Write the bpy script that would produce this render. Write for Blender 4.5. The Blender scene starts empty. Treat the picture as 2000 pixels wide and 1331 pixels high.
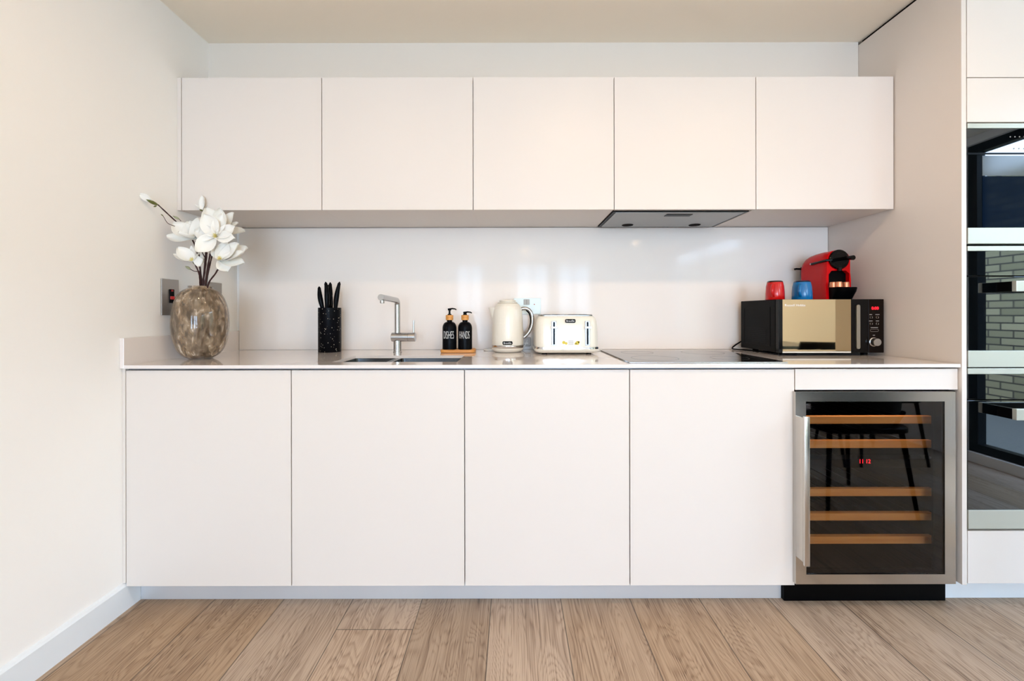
import bpy, bmesh, math, random
from mathutils import Vector, Matrix
PI = math.pi
random.seed(7)
S = bpy.context.scene
COL = S.collection

# ------------------------------------------------------------------ camera
F = 818.0                     # focal length in pixels of a 2000 px wide frame
CX, CY, CH = 1001.0, 612.0, 1.075
cd = bpy.data.cameras.new('camera')
cam = bpy.data.objects.new('camera', cd)
COL.objects.link(cam)
cam.location = (0, 0, CH)
cam.rotation_euler = (PI / 2, math.radians(0.1), 0)
cd.sensor_width = 36
cd.lens = F / 2000 * 36
cd.shift_x = -(CX - 1000) / 2000
cd.shift_y = -(665.5 - CY) / 2000
cd.clip_start = 0.02
S.camera = cam

# ------------------------------------------------------------------ view, world, lights
S.view_settings.view_transform = 'Standard'
S.view_settings.look = 'None'
S.view_settings.gamma = 1
S.view_settings.use_curve_mapping = False
S.view_settings.exposure = 0.21
w = bpy.data.worlds.new('sky')
S.world = w
w.use_nodes = True
nt = w.node_tree
bg = nt.nodes['Background']
tc = nt.nodes.new('ShaderNodeTexCoord')
sx = nt.nodes.new('ShaderNodeSeparateXYZ')
rp = nt.nodes.new('ShaderNodeValToRGB')
rp.color_ramp.elements[0].position = 0.0
rp.color_ramp.elements[0].color = (0.54, 0.75, 1.0, 1)
rp.color_ramp.elements[1].position = 0.8
rp.color_ramp.elements[1].color = (0.44, 0.66, 1.0, 1)
nt.links.new(tc.outputs['Generated'], sx.inputs[0])
nt.links.new(sx.outputs['Z'], rp.inputs[0])
nt.links.new(rp.outputs[0], bg.inputs[0])
bg.inputs[1].default_value = 19.0


def area(name, loc, rot, sx_, sy_, power, color, portal=False, shape='RECTANGLE', spread=PI):
    l = bpy.data.lights.new(name, 'AREA')
    l.shape = shape
    l.size = sx_
    l.size_y = sy_
    l.energy = power
    l.color = color
    l.spread = spread
    if portal:
        l.cycles.is_portal = True
    o = bpy.data.objects.new(name, l)
    COL.objects.link(o)
    o.location = loc
    o.rotation_euler = rot
    return o


XL, XR, YB, YF, ZC = -1.415, 3.30, 2.14, -5.2, 2.336
# daylight openings: patio door in the right wall, wide windows in the wall behind the camera, the leftmost one added
PATIO = (-0.05, 1.42, 0.07, 2.28)           # y0 y1 z0 z1
PATIO2 = (-4.4, -1.8, 0.07, 2.28)
WIN = [(-1.30, -0.65, 0.07, 2.2), (0.05, 0.85, 0.07, 2.2), (1.0, 1.8, 0.07, 2.2)]   # x0 x1 z0 z1; leftmost one added for cool light on the left
for p in (PATIO, PATIO2):
    area('portal', (XR + 0.06, (p[0] + p[1]) / 2, (p[2] + p[3]) / 2), (0, PI / 2, 0), p[3] - p[2], p[1] - p[0], 1, (1, 1, 1), True)
for p in WIN:
    area('portal', ((p[0] + p[1]) / 2, YF - 0.06, (p[2] + p[3]) / 2), (PI / 2, 0, 0), p[1] - p[0], p[3] - p[2], 1, (1, 1, 1), True)
# sun on the brick yard outside
sl = bpy.data.lights.new('sun', 'SUN')
sl.energy = 5.0
sl.angle = 0.05
sl.color = (1, 0.95, 0.88)
so = bpy.data.objects.new('sun', sl)
COL.objects.link(so)
so.rotation_euler = (math.radians(10), math.radians(-38), 0)
# warm ceiling lamps, all but one added as unseen fill (fixtures are built below)
DOWN = [(-0.75, 0.65, 2.5), (0.35, 0.7, 5.5), (1.25, 0.70, 5.0), (2.2, -1.2, 12), (0.26, -4.1, 8), (2.2, -3.2, 8)]
for x, y, p in DOWN:
    area('ceiling_lamp_and_fill_light', (x, y, ZC - 0.012), (0, 0, 0), 0.09, 0.09, p, (1.0, 0.68, 0.40), shape='DISK')


# ------------------------------------------------------------------ helpers
def px(x, Y):
    return (x - CX) * Y / F


def pz(y, Y):
    return CH - (y - CY) * Y / F


def P3(x, y, Y):
    return Vector((px(x, Y), Y, pz(y, Y)))


WL = {}


def mesh(name, bm, mat, parent=None, smooth=False, auto=None):
    if parent is not None:
        bmesh.ops.translate(bm, verts=bm.verts, vec=-WL[parent.name])
    bmesh.ops.recalc_face_normals(bm, faces=bm.faces)
    me = bpy.data.meshes.new(name)
    bm.to_mesh(me)
    bm.free()
    for m in (mat if isinstance(mat, (list, tuple)) else [mat]):
        me.materials.append(m)
    if smooth:
        for p in me.polygons:
            p.use_smooth = True
        if auto:
            me.set_sharp_from_angle(angle=math.radians(auto))
    o = bpy.data.objects.new(name, me)
    COL.objects.link(o)
    if parent is not None:
        o.parent = parent
        WL[o.name] = WL[parent.name]
    else:
        WL[o.name] = Vector((0, 0, 0))
    return o


def thing(name, loc, label, cat, group=None):
    o = bpy.data.objects.new(name, None)
    COL.objects.link(o)
    o.location = loc
    o.empty_display_size = 0.05
    WL[o.name] = Vector(loc)
    tag(o, label, cat, group)
    return o


def tag(o, label, cat, group=None):
    o['label'] = label
    o['category'] = cat
    if group:
        o['group'] = group
    return o


def struct(o):
    o['kind'] = 'structure'
    return o


def abox(bm, x0, x1, y0, y1, z0, z1, bev=0.0, seg=2):
    r = bmesh.ops.create_cube(bm, size=1)
    vs = r['verts']
    for v in vs:
        v.co = Vector(((x0 + x1) / 2 + v.co.x * (x1 - x0), (y0 + y1) / 2 + v.co.y * (y1 - y0), (z0 + z1) / 2 + v.co.z * (z1 - z0)))
    if bev > 0:
        es = list({e for v in vs for e in v.link_edges})
        bmesh.ops.bevel(bm, geom=es, offset=bev, segments=seg, profile=0.5, affect='EDGES')
    return bm


def box(name, x0, x1, y0, y1, z0, z1, mat, parent=None, bev=0.001, seg=2):
    bm = bmesh.new()
    abox(bm, x0, x1, y0, y1, z0, z1, bev, seg)
    return mesh(name, bm, mat, parent)


def alathe(bm, c, prof, seg=48, axis='Z', ang=(0, 2 * PI)):
    """revolve (r, h) pairs; open ends with r>0 stay open, r==0 collapses"""
    rings = []
    full = abs(ang[1] - ang[0] - 2 * PI) < 1e-6
    n = seg if full else seg + 1
    for r, h in prof:
        ring = []
        for i in range(n):
            a = ang[0] + (ang[1] - ang[0]) * i / seg
            if axis == 'Z':
                co = Vector((r * math.cos(a), r * math.sin(a), h))
            elif axis == 'Y':
                co = Vector((r * math.cos(a), h, r * math.sin(a)))
            else:
                co = Vector((h, r * math.cos(a), r * math.sin(a)))
            ring.append(bm.verts.new(co + Vector(c)))
            if r == 0:
                break
        rings.append(ring)
    for a, b in zip(rings[:-1], rings[1:]):
        m = n if full else n - 1
        for i in range(m):
            j = (i + 1) % n
            if len(a) == 1 and len(b) == 1:
                continue
            if len(a) == 1:
                bm.faces.new((a[0], b[i], b[j]))
            elif len(b) == 1:
                bm.faces.new((a[i], a[j], b[0]))
            else:
                bm.faces.new((a[i], a[j], b[j], b[i]))
    return bm


def lathe(name, c, prof, mat, parent=None, seg=48, axis='Z', auto=35):
    bm = bmesh.new()
    alathe(bm, c, prof, seg, axis)
    return mesh(name, bm, mat, parent, True, auto)


def catmull(pts, k=6):
    pts = [Vector(p) for p in pts]
    if len(pts) < 3:
        return pts
    P = [pts[0] * 2 - pts[1]] + pts + [pts[-1] * 2 - pts[-2]]
    out = []
    for i in range(1, len(P) - 2):
        for j in range(k):
            t = j / k
            a, b, c, d = P[i - 1], P[i], P[i + 1], P[i + 2]
            out.append(0.5 * ((2 * b) + (c - a) * t + (2 * a - 5 * b + 4 * c - d) * t * t + (3 * b - 3 * c + d - a) * t ** 3))
    out.append(pts[-1])
    return out


def atube(bm, pts, r, seg=10, cap=True, sx=1.0):
    """tube through points; r number or list; sx flattens the section across"""
    pts = [Vector(p) for p in pts]
    n = len(pts)
    R = r if isinstance(r, (list, tuple)) else [r] * n
    if len(R) != n:
        R = [R[0] + (R[-1] - R[0]) * i / (n - 1) for i in range(n)]
    up = Vector((0, 0, 1))
    t0 = (pts[1] - pts[0]).normalized()
    if abs(t0.dot(up)) > 0.9:
        up = Vector((0, -1, 0))
    nrm = (up - t0 * up.dot(t0)).normalized()
    rings = []
    for i, p in enumerate(pts):
        t = (pts[min(i + 1, n - 1)] - pts[max(i - 1, 0)]).normalized()
        nrm = (nrm - t * nrm.dot(t)).normalized()
        b = t.cross(nrm)
        rings.append([bm.verts.new(p + (nrm * math.sin(2 * PI * k / seg) + b * math.cos(2 * PI * k / seg) * sx) * R[i]) for k in range(seg)])
    for a, b in zip(rings[:-1], rings[1:]):
        for k in range(seg):
            j = (k + 1) % seg
            bm.faces.new((a[k], a[j], b[j], b[k]))
    if cap:
        bm.faces.new(rings[0])
        bm.faces.new(rings[-1])
    return bm


def tube(name, pts, r, mat, parent=None, seg=12, sx=1.0, smooth=None):
    bm = bmesh.new()
    atube(bm, catmull(pts) if smooth else pts, r, seg, True, sx)
    return mesh(name, bm, mat, parent, True, 50)


def rrect(w, h, r, k=6):
    out = []
    for cx, cy, a0 in ((w / 2 - r, h / 2 - r, 0), (-w / 2 + r, h / 2 - r, PI / 2), (-w / 2 + r, -h / 2 + r, PI), (w / 2 - r, -h / 2 + r, 1.5 * PI)):
        for i in range(k + 1):
            a = a0 + PI / 2 * i / k
            out.append((cx + r * math.cos(a), cy + r * math.sin(a)))
    return out


def aloft(bm, rings, cap=True):
    R = [[bm.verts.new(p) for p in ring] for ring in rings]
    n = len(R[0])
    for a, b in zip(R[:-1], R[1:]):
        for k in range(n):
            j = (k + 1) % n
            bm.faces.new((a[k], a[j], b[j], b[k]))
    if cap:
        bm.faces.new(R[0])
        bm.faces.new(R[-1])
    return bm


def vprism(name, c, w, d, levels, r, mat, parent=None, k=8):
    """stack of horizontal rounded rectangles; levels = (z, inset)"""
    bm = bmesh.new()
    rings = []
    for z, ins in levels:
        rr = max(r - ins, 0.0015)
        rings.append([Vector((c[0] + x, c[1] + y, z)) for x, y in rrect(w - 2 * ins, d - 2 * ins, rr, k)])
    aloft(bm, rings)
    return mesh(name, bm, mat, parent, True, 40)


def yplate(name, cx, cz, w, h, y0, y1, r, mat, parent=None, bev=0.0006):
    """rounded plate facing -y between depth y0 (front) and y1"""
    bm = bmesh.new()
    rings = []
    for y, ins in ((y1, 0), (y0 + bev, 0), (y0, bev)):
        rings.append([Vector((cx + x, y, cz + z)) for x, z in rrect(w - 2 * ins, h - 2 * ins, max(r - ins, 0.0005), 6)])
    aloft(bm, rings)
    return mesh(name, bm, mat, parent, True, 30)


def text_bm(s, size, ext=0.0004, off=0.0):
    cu = bpy.data.curves.new('t', 'FONT')
    cu.body = s
    cu.size = size
    cu.extrude = ext
    cu.offset = off
    cu.align_x = 'CENTER'
    cu.align_y = 'CENTER'
    o = bpy.data.objects.new('t', cu)
    COL.objects.link(o)
    bpy.context.view_layer.update()
    me = bpy.data.meshes.new_from_object(o.evaluated_get(bpy.context.evaluated_depsgraph_get()))
    bpy.data.objects.remove(o)
    bm = bmesh.new()
    bm.from_mesh(me)
    bpy.data.meshes.remove(me)
    return bm


def lettering(name, s, cx, cz, y, width, height, mat, parent, bend=None, off=0.0):
    """flat writing facing -y, scaled to width x height; bend = (centre y, radius) wraps it on a cylinder"""
    bm = text_bm(s, 0.05, 0.0004, off)
    xs = [v.co.x for v in bm.verts]
    ys = [v.co.y for v in bm.verts]
    mx, my = (max(xs) + min(xs)) / 2, (max(ys) + min(ys)) / 2
    kx, ky = width / (max(xs) - min(xs)), height / (max(ys) - min(ys))
    for v in bm.verts:
        X, Z, D = (v.co.x - mx) * kx, (v.co.y - my) * ky, v.co.z
        if bend:
            yc, rad = bend
            a = X / rad
            v.co = Vector((cx + (rad + D) * math.sin(a), yc - (rad + D) * math.cos(a), cz + Z))
        else:
            v.co = Vector((cx + X, y - D, cz + Z))
    return mesh(name, bm, mat, parent)


# ------------------------------------------------------------------ materials
def lin(c):
    return tuple(((v / 255) / 12.92 if v / 255 <= 0.04045 else ((v / 255 + 0.055) / 1.055) ** 2.4) for v in c)


def M(name, rgb, rough=0.5, metal=0.0, coat=0.0, ior=1.45, emis=None, estr=0.0, spec=None, bump=None):
    m = bpy.data.materials.new(name)
    m.use_nodes = True
    N, L = m.node_tree.nodes, m.node_tree.links
    b = N['Principled BSDF']
    c = lin(rgb)
    b.inputs['Base Color'].default_value = (*c, 1)
    b.inputs['Roughness'].default_value = rough
    b.inputs['Metallic'].default_value = metal
    if max(rgb) < 40 and not coat and ior < 1.5:
        b.inputs['Specular IOR Level'].default_value = 0.07
    b.inputs['IOR'].default_value = ior
    if coat:
        b.inputs['Coat Weight'].default_value = coat
        b.inputs['Coat Roughness'].default_value = 0.03
    if emis:
        b.inputs['Emission Color'].default_value = (*lin(emis), 1)
        b.inputs['Emission Strength'].default_value = estr
    # faint procedural variation in roughness keeps large surfaces from looking like plastic
    t = N.new('ShaderNodeTexCoord')
    n = N.new('ShaderNodeTexNoise')
    n.inputs['Scale'].default_value = 6
    n.inputs['Detail'].default_value = 3
    L.new(t.outputs['Object'], n.inputs['Vector'])
    mr = N.new('ShaderNodeMapRange')
    mr.inputs['To Min'].default_value = max(rough - 0.02, 0.0)
    mr.inputs['To Max'].default_value = min(rough + 0.02, 1.0)
    L.new(n.outputs['Fac'], mr.inputs['Value'])
    L.new(mr.outputs[0], b.inputs['Roughness'])
    if bump:
        sc, st, dist = bump
        n2 = N.new('ShaderNodeTexNoise')
        n2.inputs['Scale'].default_value = sc
        n2.inputs['Detail'].default_value = 4
        L.new(t.outputs['Object'], n2.inputs['Vector'])
        bp = N.new('ShaderNodeBump')
        bp.inputs['Strength'].default_value = st
        bp.inputs['Distance'].default_value = dist
        L.new(n2.outputs['Fac'], bp.inputs['Height'])
        L.new(bp.outputs[0], b.inputs['Normal'])
    return m


def brushed(name, rgb, rough, axis):
    """metal with fine streaks along one axis"""
    m = M(name, rgb, rough, 1.0)
    N, L = m.node_tree.nodes, m.node_tree.links
    b = N['Principled BSDF']
    t = N.new('ShaderNodeTexCoord')
    mp = N.new('ShaderNodeMapping')
    sc = [260, 260, 260]
    sc[axis] = 3
    mp.inputs['Scale'].default_value = sc
    n = N.new('ShaderNodeTexNoise')
    n.inputs['Scale'].default_value = 1
    L.new(t.outputs['Object'], mp.inputs[0])
    L.new(mp.outputs[0], n.inputs['Vector'])
    bp = N.new('ShaderNodeBump')
    bp.inputs['Strength'].default_value = 0.10
    bp.inputs['Distance'].default_value = 0.0006
    L.new(n.outputs['Fac'], bp.inputs['Height'])
    L.new(bp.outputs[0], b.inputs['Normal'])
    return m


WALL = M('wall_paint', (252, 248, 244), 0.75, bump=(180, 0.04, 0.001))
BULK = M('shaded_wall_paint', (228, 217, 204), 0.7)  # wall paint with the bulkhead's grazing shade put into the colour
CEIL = M('ceiling_paint', (254, 242, 224), 0.8, bump=(160, 0.04, 0.001))
CAB = M('cabinet_lacquer', (227, 217, 208), 0.42)
QUARTZ = M('quartz', (236, 226, 220), 0.10, coat=0.6)
SPLASH = M('splash_glass', (242, 232, 223), 0.07)
SPLASH.node_tree.nodes['Principled BSDF'].inputs['Specular IOR Level'].default_value = 0.15
SKIRT = M('skirting_paint', (236, 240, 244), 0.45)
ALU = M('satin_aluminium', (216, 216, 218), 0.4, 0.4)
RAIL = M('channel_aluminium', (120, 124, 130), 0.45, 0.6)
DARK = M('gap_shade_and_lens', (22, 18, 16), 0.8)  # painted shade for the ceiling gap; also the dark hood lamps
BLACK = M('black_plastic', (5, 5, 6), 0.3)
BLACKG = M('black_gloss', (5, 5, 6), 0.12)
BLACKG.node_tree.nodes['Principled BSDF'].inputs['Specular IOR Level'].default_value = 0.25
STEEL_H = brushed('brushed_steel_horizontal', (200, 196, 190), 0.2, 0)
STEEL_V = brushed('brushed_steel_vertical', (200, 196, 190), 0.2, 2)
OVSTEEL = M('oven_steel', (196, 198, 188), 0.42, 0.55)
CHROME = M('chrome', (215, 215, 215), 0.08, 1.0)
SATIN = M('satin_nickel', (186, 186, 186), 0.24, 1.0)
SINKST = brushed('sink_steel', (112, 114, 116), 0.2, 0)
GLASSB = M('oven_black_glass', (3, 5, 6), 0.015, ior=1.85)
HOB = M('ceramic_hob_glass', (12, 11, 11), 0.06, ior=2.0)
RED = M('red_plastic', (196, 2, 8), 0.25, coat=0.1)
RED.node_tree.nodes['Principled BSDF'].inputs['Specular IOR Level'].default_value = 0.2
REDM = M('red_glaze', (196, 8, 8), 0.12, coat=0.3)
BLUEM = M('blue_glaze', (12, 108, 168), 0.12, coat=0.3)
RIMD = M('dark_rim_glaze', (40, 10, 12), 0.2, coat=0.5)
RIMB = M('dark_blue_rim_glaze', (10, 16, 50), 0.2, coat=0.5)
WHITE = M('white_plastic', (240, 238, 232), 0.35)
WHITEG = M('white_glass', (216, 224, 216), 0.2)
COPPER = M('copper_foil', (226, 150, 112), 0.3, 0.7)
REDLED = M('red_led', (255, 30, 40), 0.4, emis=(255, 24, 40), estr=2.5)
PRINT = M('white_print', (236, 234, 230), 0.5)
GREYPRINT = M('grey_print', (150, 145, 140), 0.5)
PLATE = M('steel_plate', (168, 162, 156), 0.38, 0.7)
MIRROR = M('mirror_door', (190, 172, 136), 0.03, 1.0)


def wood_mat(name, c1, c2, axis, sc, rough=0.4, estr=0):
    m = M(name, c1, rough)
    N, L = m.node_tree.nodes, m.node_tree.links
    b = N['Principled BSDF']
    t = N.new('ShaderNodeTexCoord')
    mp = N.new('ShaderNodeMapping')
    s = [sc, sc, sc]
    s[axis] = sc * 0.08
    mp.inputs['Scale'].default_value = s
    n = N.new('ShaderNodeTexNoise')
    n.inputs['Scale'].default_value = 1
    n.inputs['Detail'].default_value = 5
    L.new(t.outputs['Object'], mp.inputs[0])
    L.new(mp.outputs[0], n.inputs['Vector'])
    r = N.new('ShaderNodeValToRGB')
    r.color_ramp.elements[0].position = 0.35
    r.color_ramp.elements[0].color = (*lin(c2), 1)
    r.color_ramp.elements[1].position = 0.65
    r.color_ramp.elements[1].color = (*lin(c1), 1)
    L.new(n.outputs['Fac'], r.inputs[0])
    L.new(r.outputs[0], b.inputs['Base Color'])
    return m


BAMBOO = wood_mat('bamboo', (226, 160, 84), (206, 138, 66), 0, 90)
BEECH = wood_mat('beech_shelf', (240, 160, 80), (224, 140, 62), 0, 60)


def floor_mat():
    m = M('oak_planks', (170, 140, 112), 0.42)
    N, L = m.node_tree.nodes, m.node_tree.links
    b = N['Principled BSDF']

    def node(t, **k):
        n = N.new(t)
        for a, v in k.items():
            setattr(n, a, v)
        return n

    def math_(op, a=None, b_=None):
        n = node('ShaderNodeMath', operation=op)
        for i, v in enumerate((a, b_)):
            if v is None:
                continue
            if isinstance(v, (int, float)):
                n.inputs[i].default_value = v
            else:
                L.new(v, n.inputs[i])
        return n.outputs[0]
    t = node('ShaderNodeTexCoord')
    sep = node('ShaderNodeSeparateXYZ')
    L.new(t.outputs['Object'], sep.inputs[0])
    W = 0.2598
    u = math_('DIVIDE', math_('ADD', sep.outputs['X'], 0.0811 + 40 * W), W)
    ix = math_('FLOOR', u)
    fx = math_('FRACT', u)
    # end joints: each plank row is shifted along y
    wn = node('ShaderNodeTexWhiteNoise', noise_dimensions='1D')
    L.new(ix, wn.inputs['W'])
    LEN = 1.9
    # row 38 (between X=-0.601 and -0.341) has its joint at Y=1.423
    off = math_('ADD', math_('MULTIPLY', wn.outputs['Value'], 0.5), 0.38)
    isr = math_('COMPARE', ix, 38)
    isr.node.inputs[2].default_value = 0.4
    v0 = math_('ADD', math_('DIVIDE', math_('SUBTRACT', sep.outputs['Y'], 1.72), LEN), off)
    vr = math_('DIVIDE', math_('SUBTRACT', sep.outputs['Y'], 1.423), LEN)
    mixv = node('ShaderNodeMix')
    L.new(isr, mixv.inputs[0])
    L.new(v0, mixv.inputs[2])
    L.new(vr, mixv.inputs[3])
    v = mixv.outputs[0]
    # non joint rows: floor(v) changes at y<1.72 only where off pushes it out of the visible strip
    iv = math_('FLOOR', v)
    fv = math_('FRACT', v)
    cid = math_('ADD', math_('MULTIPLY', ix, 7.31), math_('MULTIPLY', iv, 3.77))
    wn2 = node('ShaderNodeTexWhiteNoise', noise_dimensions='1D')
    L.new(cid, wn2.inputs['W'])
    rnd = wn2.outputs['Value']
    # grain coordinates, different in every plank
    comb = node('ShaderNodeCombineXYZ')
    L.new(math_('ADD', math_('SUBTRACT', fx, 0.5), math_('MULTIPLY', math_('SUBTRACT', rnd, 0.5), 0.9)), comb.inputs[0])
    L.new(math_('ADD', math_('MULTIPLY', sep.outputs['Y'], 0.62), math_('MULTIPLY', rnd, 37.0)), comb.inputs[1])
    L.new(math_('MULTIPLY', cid, 1.7), comb.inputs[2])
    # contour lines of a stretched noise field make cathedral figure
    n1 = node('ShaderNodeTexNoise')
    n1.inputs['Scale'].default_value = 1.9
    n1.inputs['Detail'].default_value = 2.5
    n1.inputs['Roughness'].default_value = 0.45
    n1.inputs['Distortion'].default_value = 0.35
    L.new(comb.outputs[0], n1.inputs['Vector'])
    fine = node('ShaderNodeTexNoise')
    mpf = node('ShaderNodeMapping')
    mpf.inputs['Scale'].default_value = (75, 5, 1)
    L.new(comb.outputs[0], mpf.inputs[0])
    L.new(mpf.outputs[0], fine.inputs['Vector'])
    fine.inputs['Scale'].default_value = 1
    fine.inputs['Detail'].default_value = 5
    ring = math_('FRACT', math_('ADD', math_('MULTIPLY', n1.outputs['Fac'], 46.0), math_('MULTIPLY', fine.outputs['Fac'], 0.9)))
    rr = node('ShaderNodeValToRGB')
    e = rr.color_ramp.elements
    e[0].position = 0.0
    e[0].color = (0.25, 0.25, 0.25, 1)
    e[1].position = 1.0
    e[1].color = (0.35, 0.35, 0.35, 1)
    x1 = e.new(0.30)
    x1.color = (0.9, 0.9, 0.9, 1)
    x2 = e.new(0.75)
    x2.color = (0.8, 0.8, 0.8, 1)
    L.new(ring, rr.inputs[0])
    big = node('ShaderNodeTexNoise')
    big.inputs['Scale'].default_value = 4.0
    big.inputs['Detail'].default_value = 3
    L.new(comb.outputs[0], big.inputs['Vector'])
    grain = math_('ADD', math_('MULTIPLY', rr.outputs[0], 0.22), math_('ADD', math_('MULTIPLY', fine.outputs['Fac'], 0.75), math_('MULTIPLY', big.outputs['Fac'], 0.36)))
    cr = node('ShaderNodeValToRGB')
    cr.color_ramp.elements[0].position = 0.44
    cr.color_ramp.elements[0].color = (*lin((94, 74, 56)), 1)
    cr.color_ramp.elements[1].position = 0.80
    cr.color_ramp.elements[1].color = (*lin((182, 156, 130)), 1)
    mid = cr.color_ramp.elements.new(0.6)
    mid.color = (*lin((148, 121, 97)), 1)
    L.new(grain, cr.inputs[0])
    # plank to plank tone
    hs = node('ShaderNodeHueSaturation')
    L.new(cr.outputs[0], hs.inputs['Color'])
    L.new(math_('ADD', math_('MULTIPLY', rnd, 0.28), 0.86), hs.inputs['Value'])
    wn3 = node('ShaderNodeTexWhiteNoise', noise_dimensions='1D')
    L.new(math_('ADD', cid, 0.37), wn3.inputs['W'])
    L.new(math_('ADD', math_('MULTIPLY', wn3.outputs['Value'], 0.32), 0.82), hs.inputs['Saturation'])
    # knots
    vo = node('ShaderNodeTexVoronoi')
    vo.inputs['Scale'].default_value = 1.3
    L.new(comb.outputs[0], vo.inputs['Vector'])
    kn = node('ShaderNodeMapRange')
    kn.inputs['From Min'].default_value = 0.02
    kn.inputs['From Max'].default_value = 0.09
    kn.inputs['To Min'].default_value = 0.55
    kn.inputs['To Max'].default_value = 1.0
    L.new(vo.outputs['Distance'], kn.inputs['Value'])
    # seams
    dx = math_('MULTIPLY', math_('MINIMUM', fx, math_('SUBTRACT', 1.0, fx)), W)
    dv = math_('MULTIPLY', math_('MINIMUM', fv, math_('SUBTRACT', 1.0, fv)), LEN)
    d = math_('MINIMUM', dx, dv)
    sm = node('ShaderNodeMapRange')
    sm.inputs['From Min'].default_value = 0.0006
    sm.inputs['From Max'].default_value = 0.0022
    sm.inputs['To Min'].default_value = 0.22
    sm.inputs['To Max'].default_value = 1.0
    L.new(d, sm.inputs['Value'])
    f = math_('MULTIPLY', sm.outputs[0], kn.outputs[0])
    mul = node('ShaderNodeVectorMath', operation='SCALE')
    L.new(hs.outputs[0], mul.inputs[0])
    L.new(f, mul.inputs['Scale'])
    L.new(mul.outputs[0], b.inputs['Base Color'])
    bp = node('ShaderNodeBump')
    bp.inputs['Strength'].default_value = 0.35
    bp.inputs['Distance'].default_value = 0.0012
    L.new(math_('MULTIPLY', grain, sm.outputs[0]), bp.inputs['Height'])
    L.new(bp.outputs[0], b.inputs['Normal'])
    return m


def brick_mat():
    m = M('yard_brick', (186, 176, 150), 0.85)
    N, L = m.node_tree.nodes, m.node_tree.links
    b = N['Principled BSDF']
    t = N.new('ShaderNodeTexCoord')
    s = N.new('ShaderNodeSeparateXYZ')
    c = N.new('ShaderNodeCombineXYZ')
    L.new(t.outputs['Object'], s.inputs[0])
    ad = N.new('ShaderNodeMath')
    ad.operation = 'ADD'
    L.new(s.outputs['X'], ad.inputs[0])
    L.new(s.outputs['Y'], ad.inputs[1])
    L.new(ad.outputs[0], c.inputs[0])
    L.new(s.outputs['Z'], c.inputs[1])
    br = N.new('ShaderNodeTexBrick')
    br.inputs['Scale'].default_value = 1.0
    br.inputs['Brick Width'].default_value = 0.235
    br.inputs['Row Height'].default_value = 0.08
    br.inputs['Mortar Size'].default_value = 0.008
    br.inputs['Color1'].default_value = (*lin((170, 162, 128)), 1)
    br.inputs['Color2'].default_value = (*lin((124, 120, 92)), 1)
    br.inputs['Mortar'].default_value = (*lin((70, 66, 58)), 1)
    L.new(c.outputs[0], br.inputs['Vector'])
    L.new(br.outputs['Color'], b.inputs['Base Color'])
    return m


FLOOR = floor_mat()
BRICK = brick_mat()

# ------------------------------------------------------------------ the room
T = 0.12
struct(box('floor', XL - T, XR + T, YF - T, YB + 0.06, -0.08, 0.0, FLOOR, bev=0))
struct(box('ceiling', XL - T, XR + T, YF - T, YB + 0.06, ZC, ZC + 0.1, CEIL, bev=0))
struct(box('wall_left', XL - T, XL, YF - T, YB + 0.06, 0, ZC, WALL, bev=0))
bm = bmesh.new()
abox(bm, XL, XR + T, YB + 0.012, YB + 0.06, 0, ZC)
struct(mesh('wall_back', bm, WALL))
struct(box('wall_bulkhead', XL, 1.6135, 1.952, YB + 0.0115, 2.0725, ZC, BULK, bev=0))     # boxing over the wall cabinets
struct(box('wall_return', 2.262, XR, 1.53, YB + 0.0115, 0, ZC, WALL, bev=0))        # solid wall right of the tall cabinet


def holed_wall(name, axis, a0, a1, b0, b1, z1, holes):
    bm = bmesh.new()
    cuts = sorted(holes)
    cur = a0

    def seg(s, e, z0, zz):
        if axis == 'X':
            abox(bm, s, e, b0, b1, z0, zz)
        else:
            abox(bm, b0, b1, s, e, z0, zz)
    for h in cuts:
        seg(cur, h[0], 0, z1)
        seg(h[0], h[1], 0, h[2])
        seg(h[0], h[1], h[3], z1)
        cur = h[1]
    seg(cur, a1, 0, z1)
    return struct(mesh(name, bm, WALL))


holed_wall('wall_right', 'Y', YF - T, 1.53, XR, XR + T, ZC, [PATIO, PATIO2])
holed_wall('wall_front', 'X', XL, XR, YF - T, YF, ZC, WIN)
FRAME = M('dark_window_frame', (26, 28, 32), 0.4)
for i, p in enumerate((PATIO, PATIO2)):
    bm = bmesh.new()
    x0, x1 = XR + 0.03, XR + 0.09
    y0, y1, z0, z1 = p
    t = 0.06
    abox(bm, x0, x1, y0, y0 + t, z0, z1)
    abox(bm, x0, x1, y1 - t, y1, z0, z1)
    abox(bm, x0, x1, y0 + t, y1 - t, z0, z0 + t)
    abox(bm, x0, x1, y0 + t, y1 - t, z1 - t, z1)
    if i:
        abox(bm, x0, x1, (y0 + y1) / 2 - t / 2, (y0 + y1) / 2 + t / 2, z0 + t, z1 - t)
    struct(mesh('door_%d' % (i + 1), bm, FRAME))
for i, p in enumerate(WIN):
    bm = bmesh.new()
    y0, y1 = YF - 0.09, YF - 0.03
    x0, x1, z0, z1 = p
    t = 0.05
    abox(bm, x0, x0 + t, y0, y1, z0, z1)
    abox(bm, x1 - t, x1, y0, y1, z0, z1)
    abox(bm, x0 + t, x1 - t, y0, y1, z0, z0 + t)
    abox(bm, x0 + t, x1 - t, y0, y1, z1 - t, z1)
    abox(bm, (x0 + x1) / 2 - t / 2, (x0 + x1) / 2 + t / 2, y0, y1, z0 + t, z1 - t)
    struct(mesh('window_%d' % (i + 1), bm, FRAME))
# skirting with a chamfered top along the left wall
bm = bmesh.new()
sec = [(XL, 0), (XL + 0.015, 0), (XL + 0.015, 0.088), (XL + 0.010, 0.095), (XL, 0.098)]
aloft(bm, [[Vector((x, y, z)) for x, z in sec] for y in (YF, 1.575)])
struct(mesh('baseboard_left', bm, SKIRT))
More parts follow.
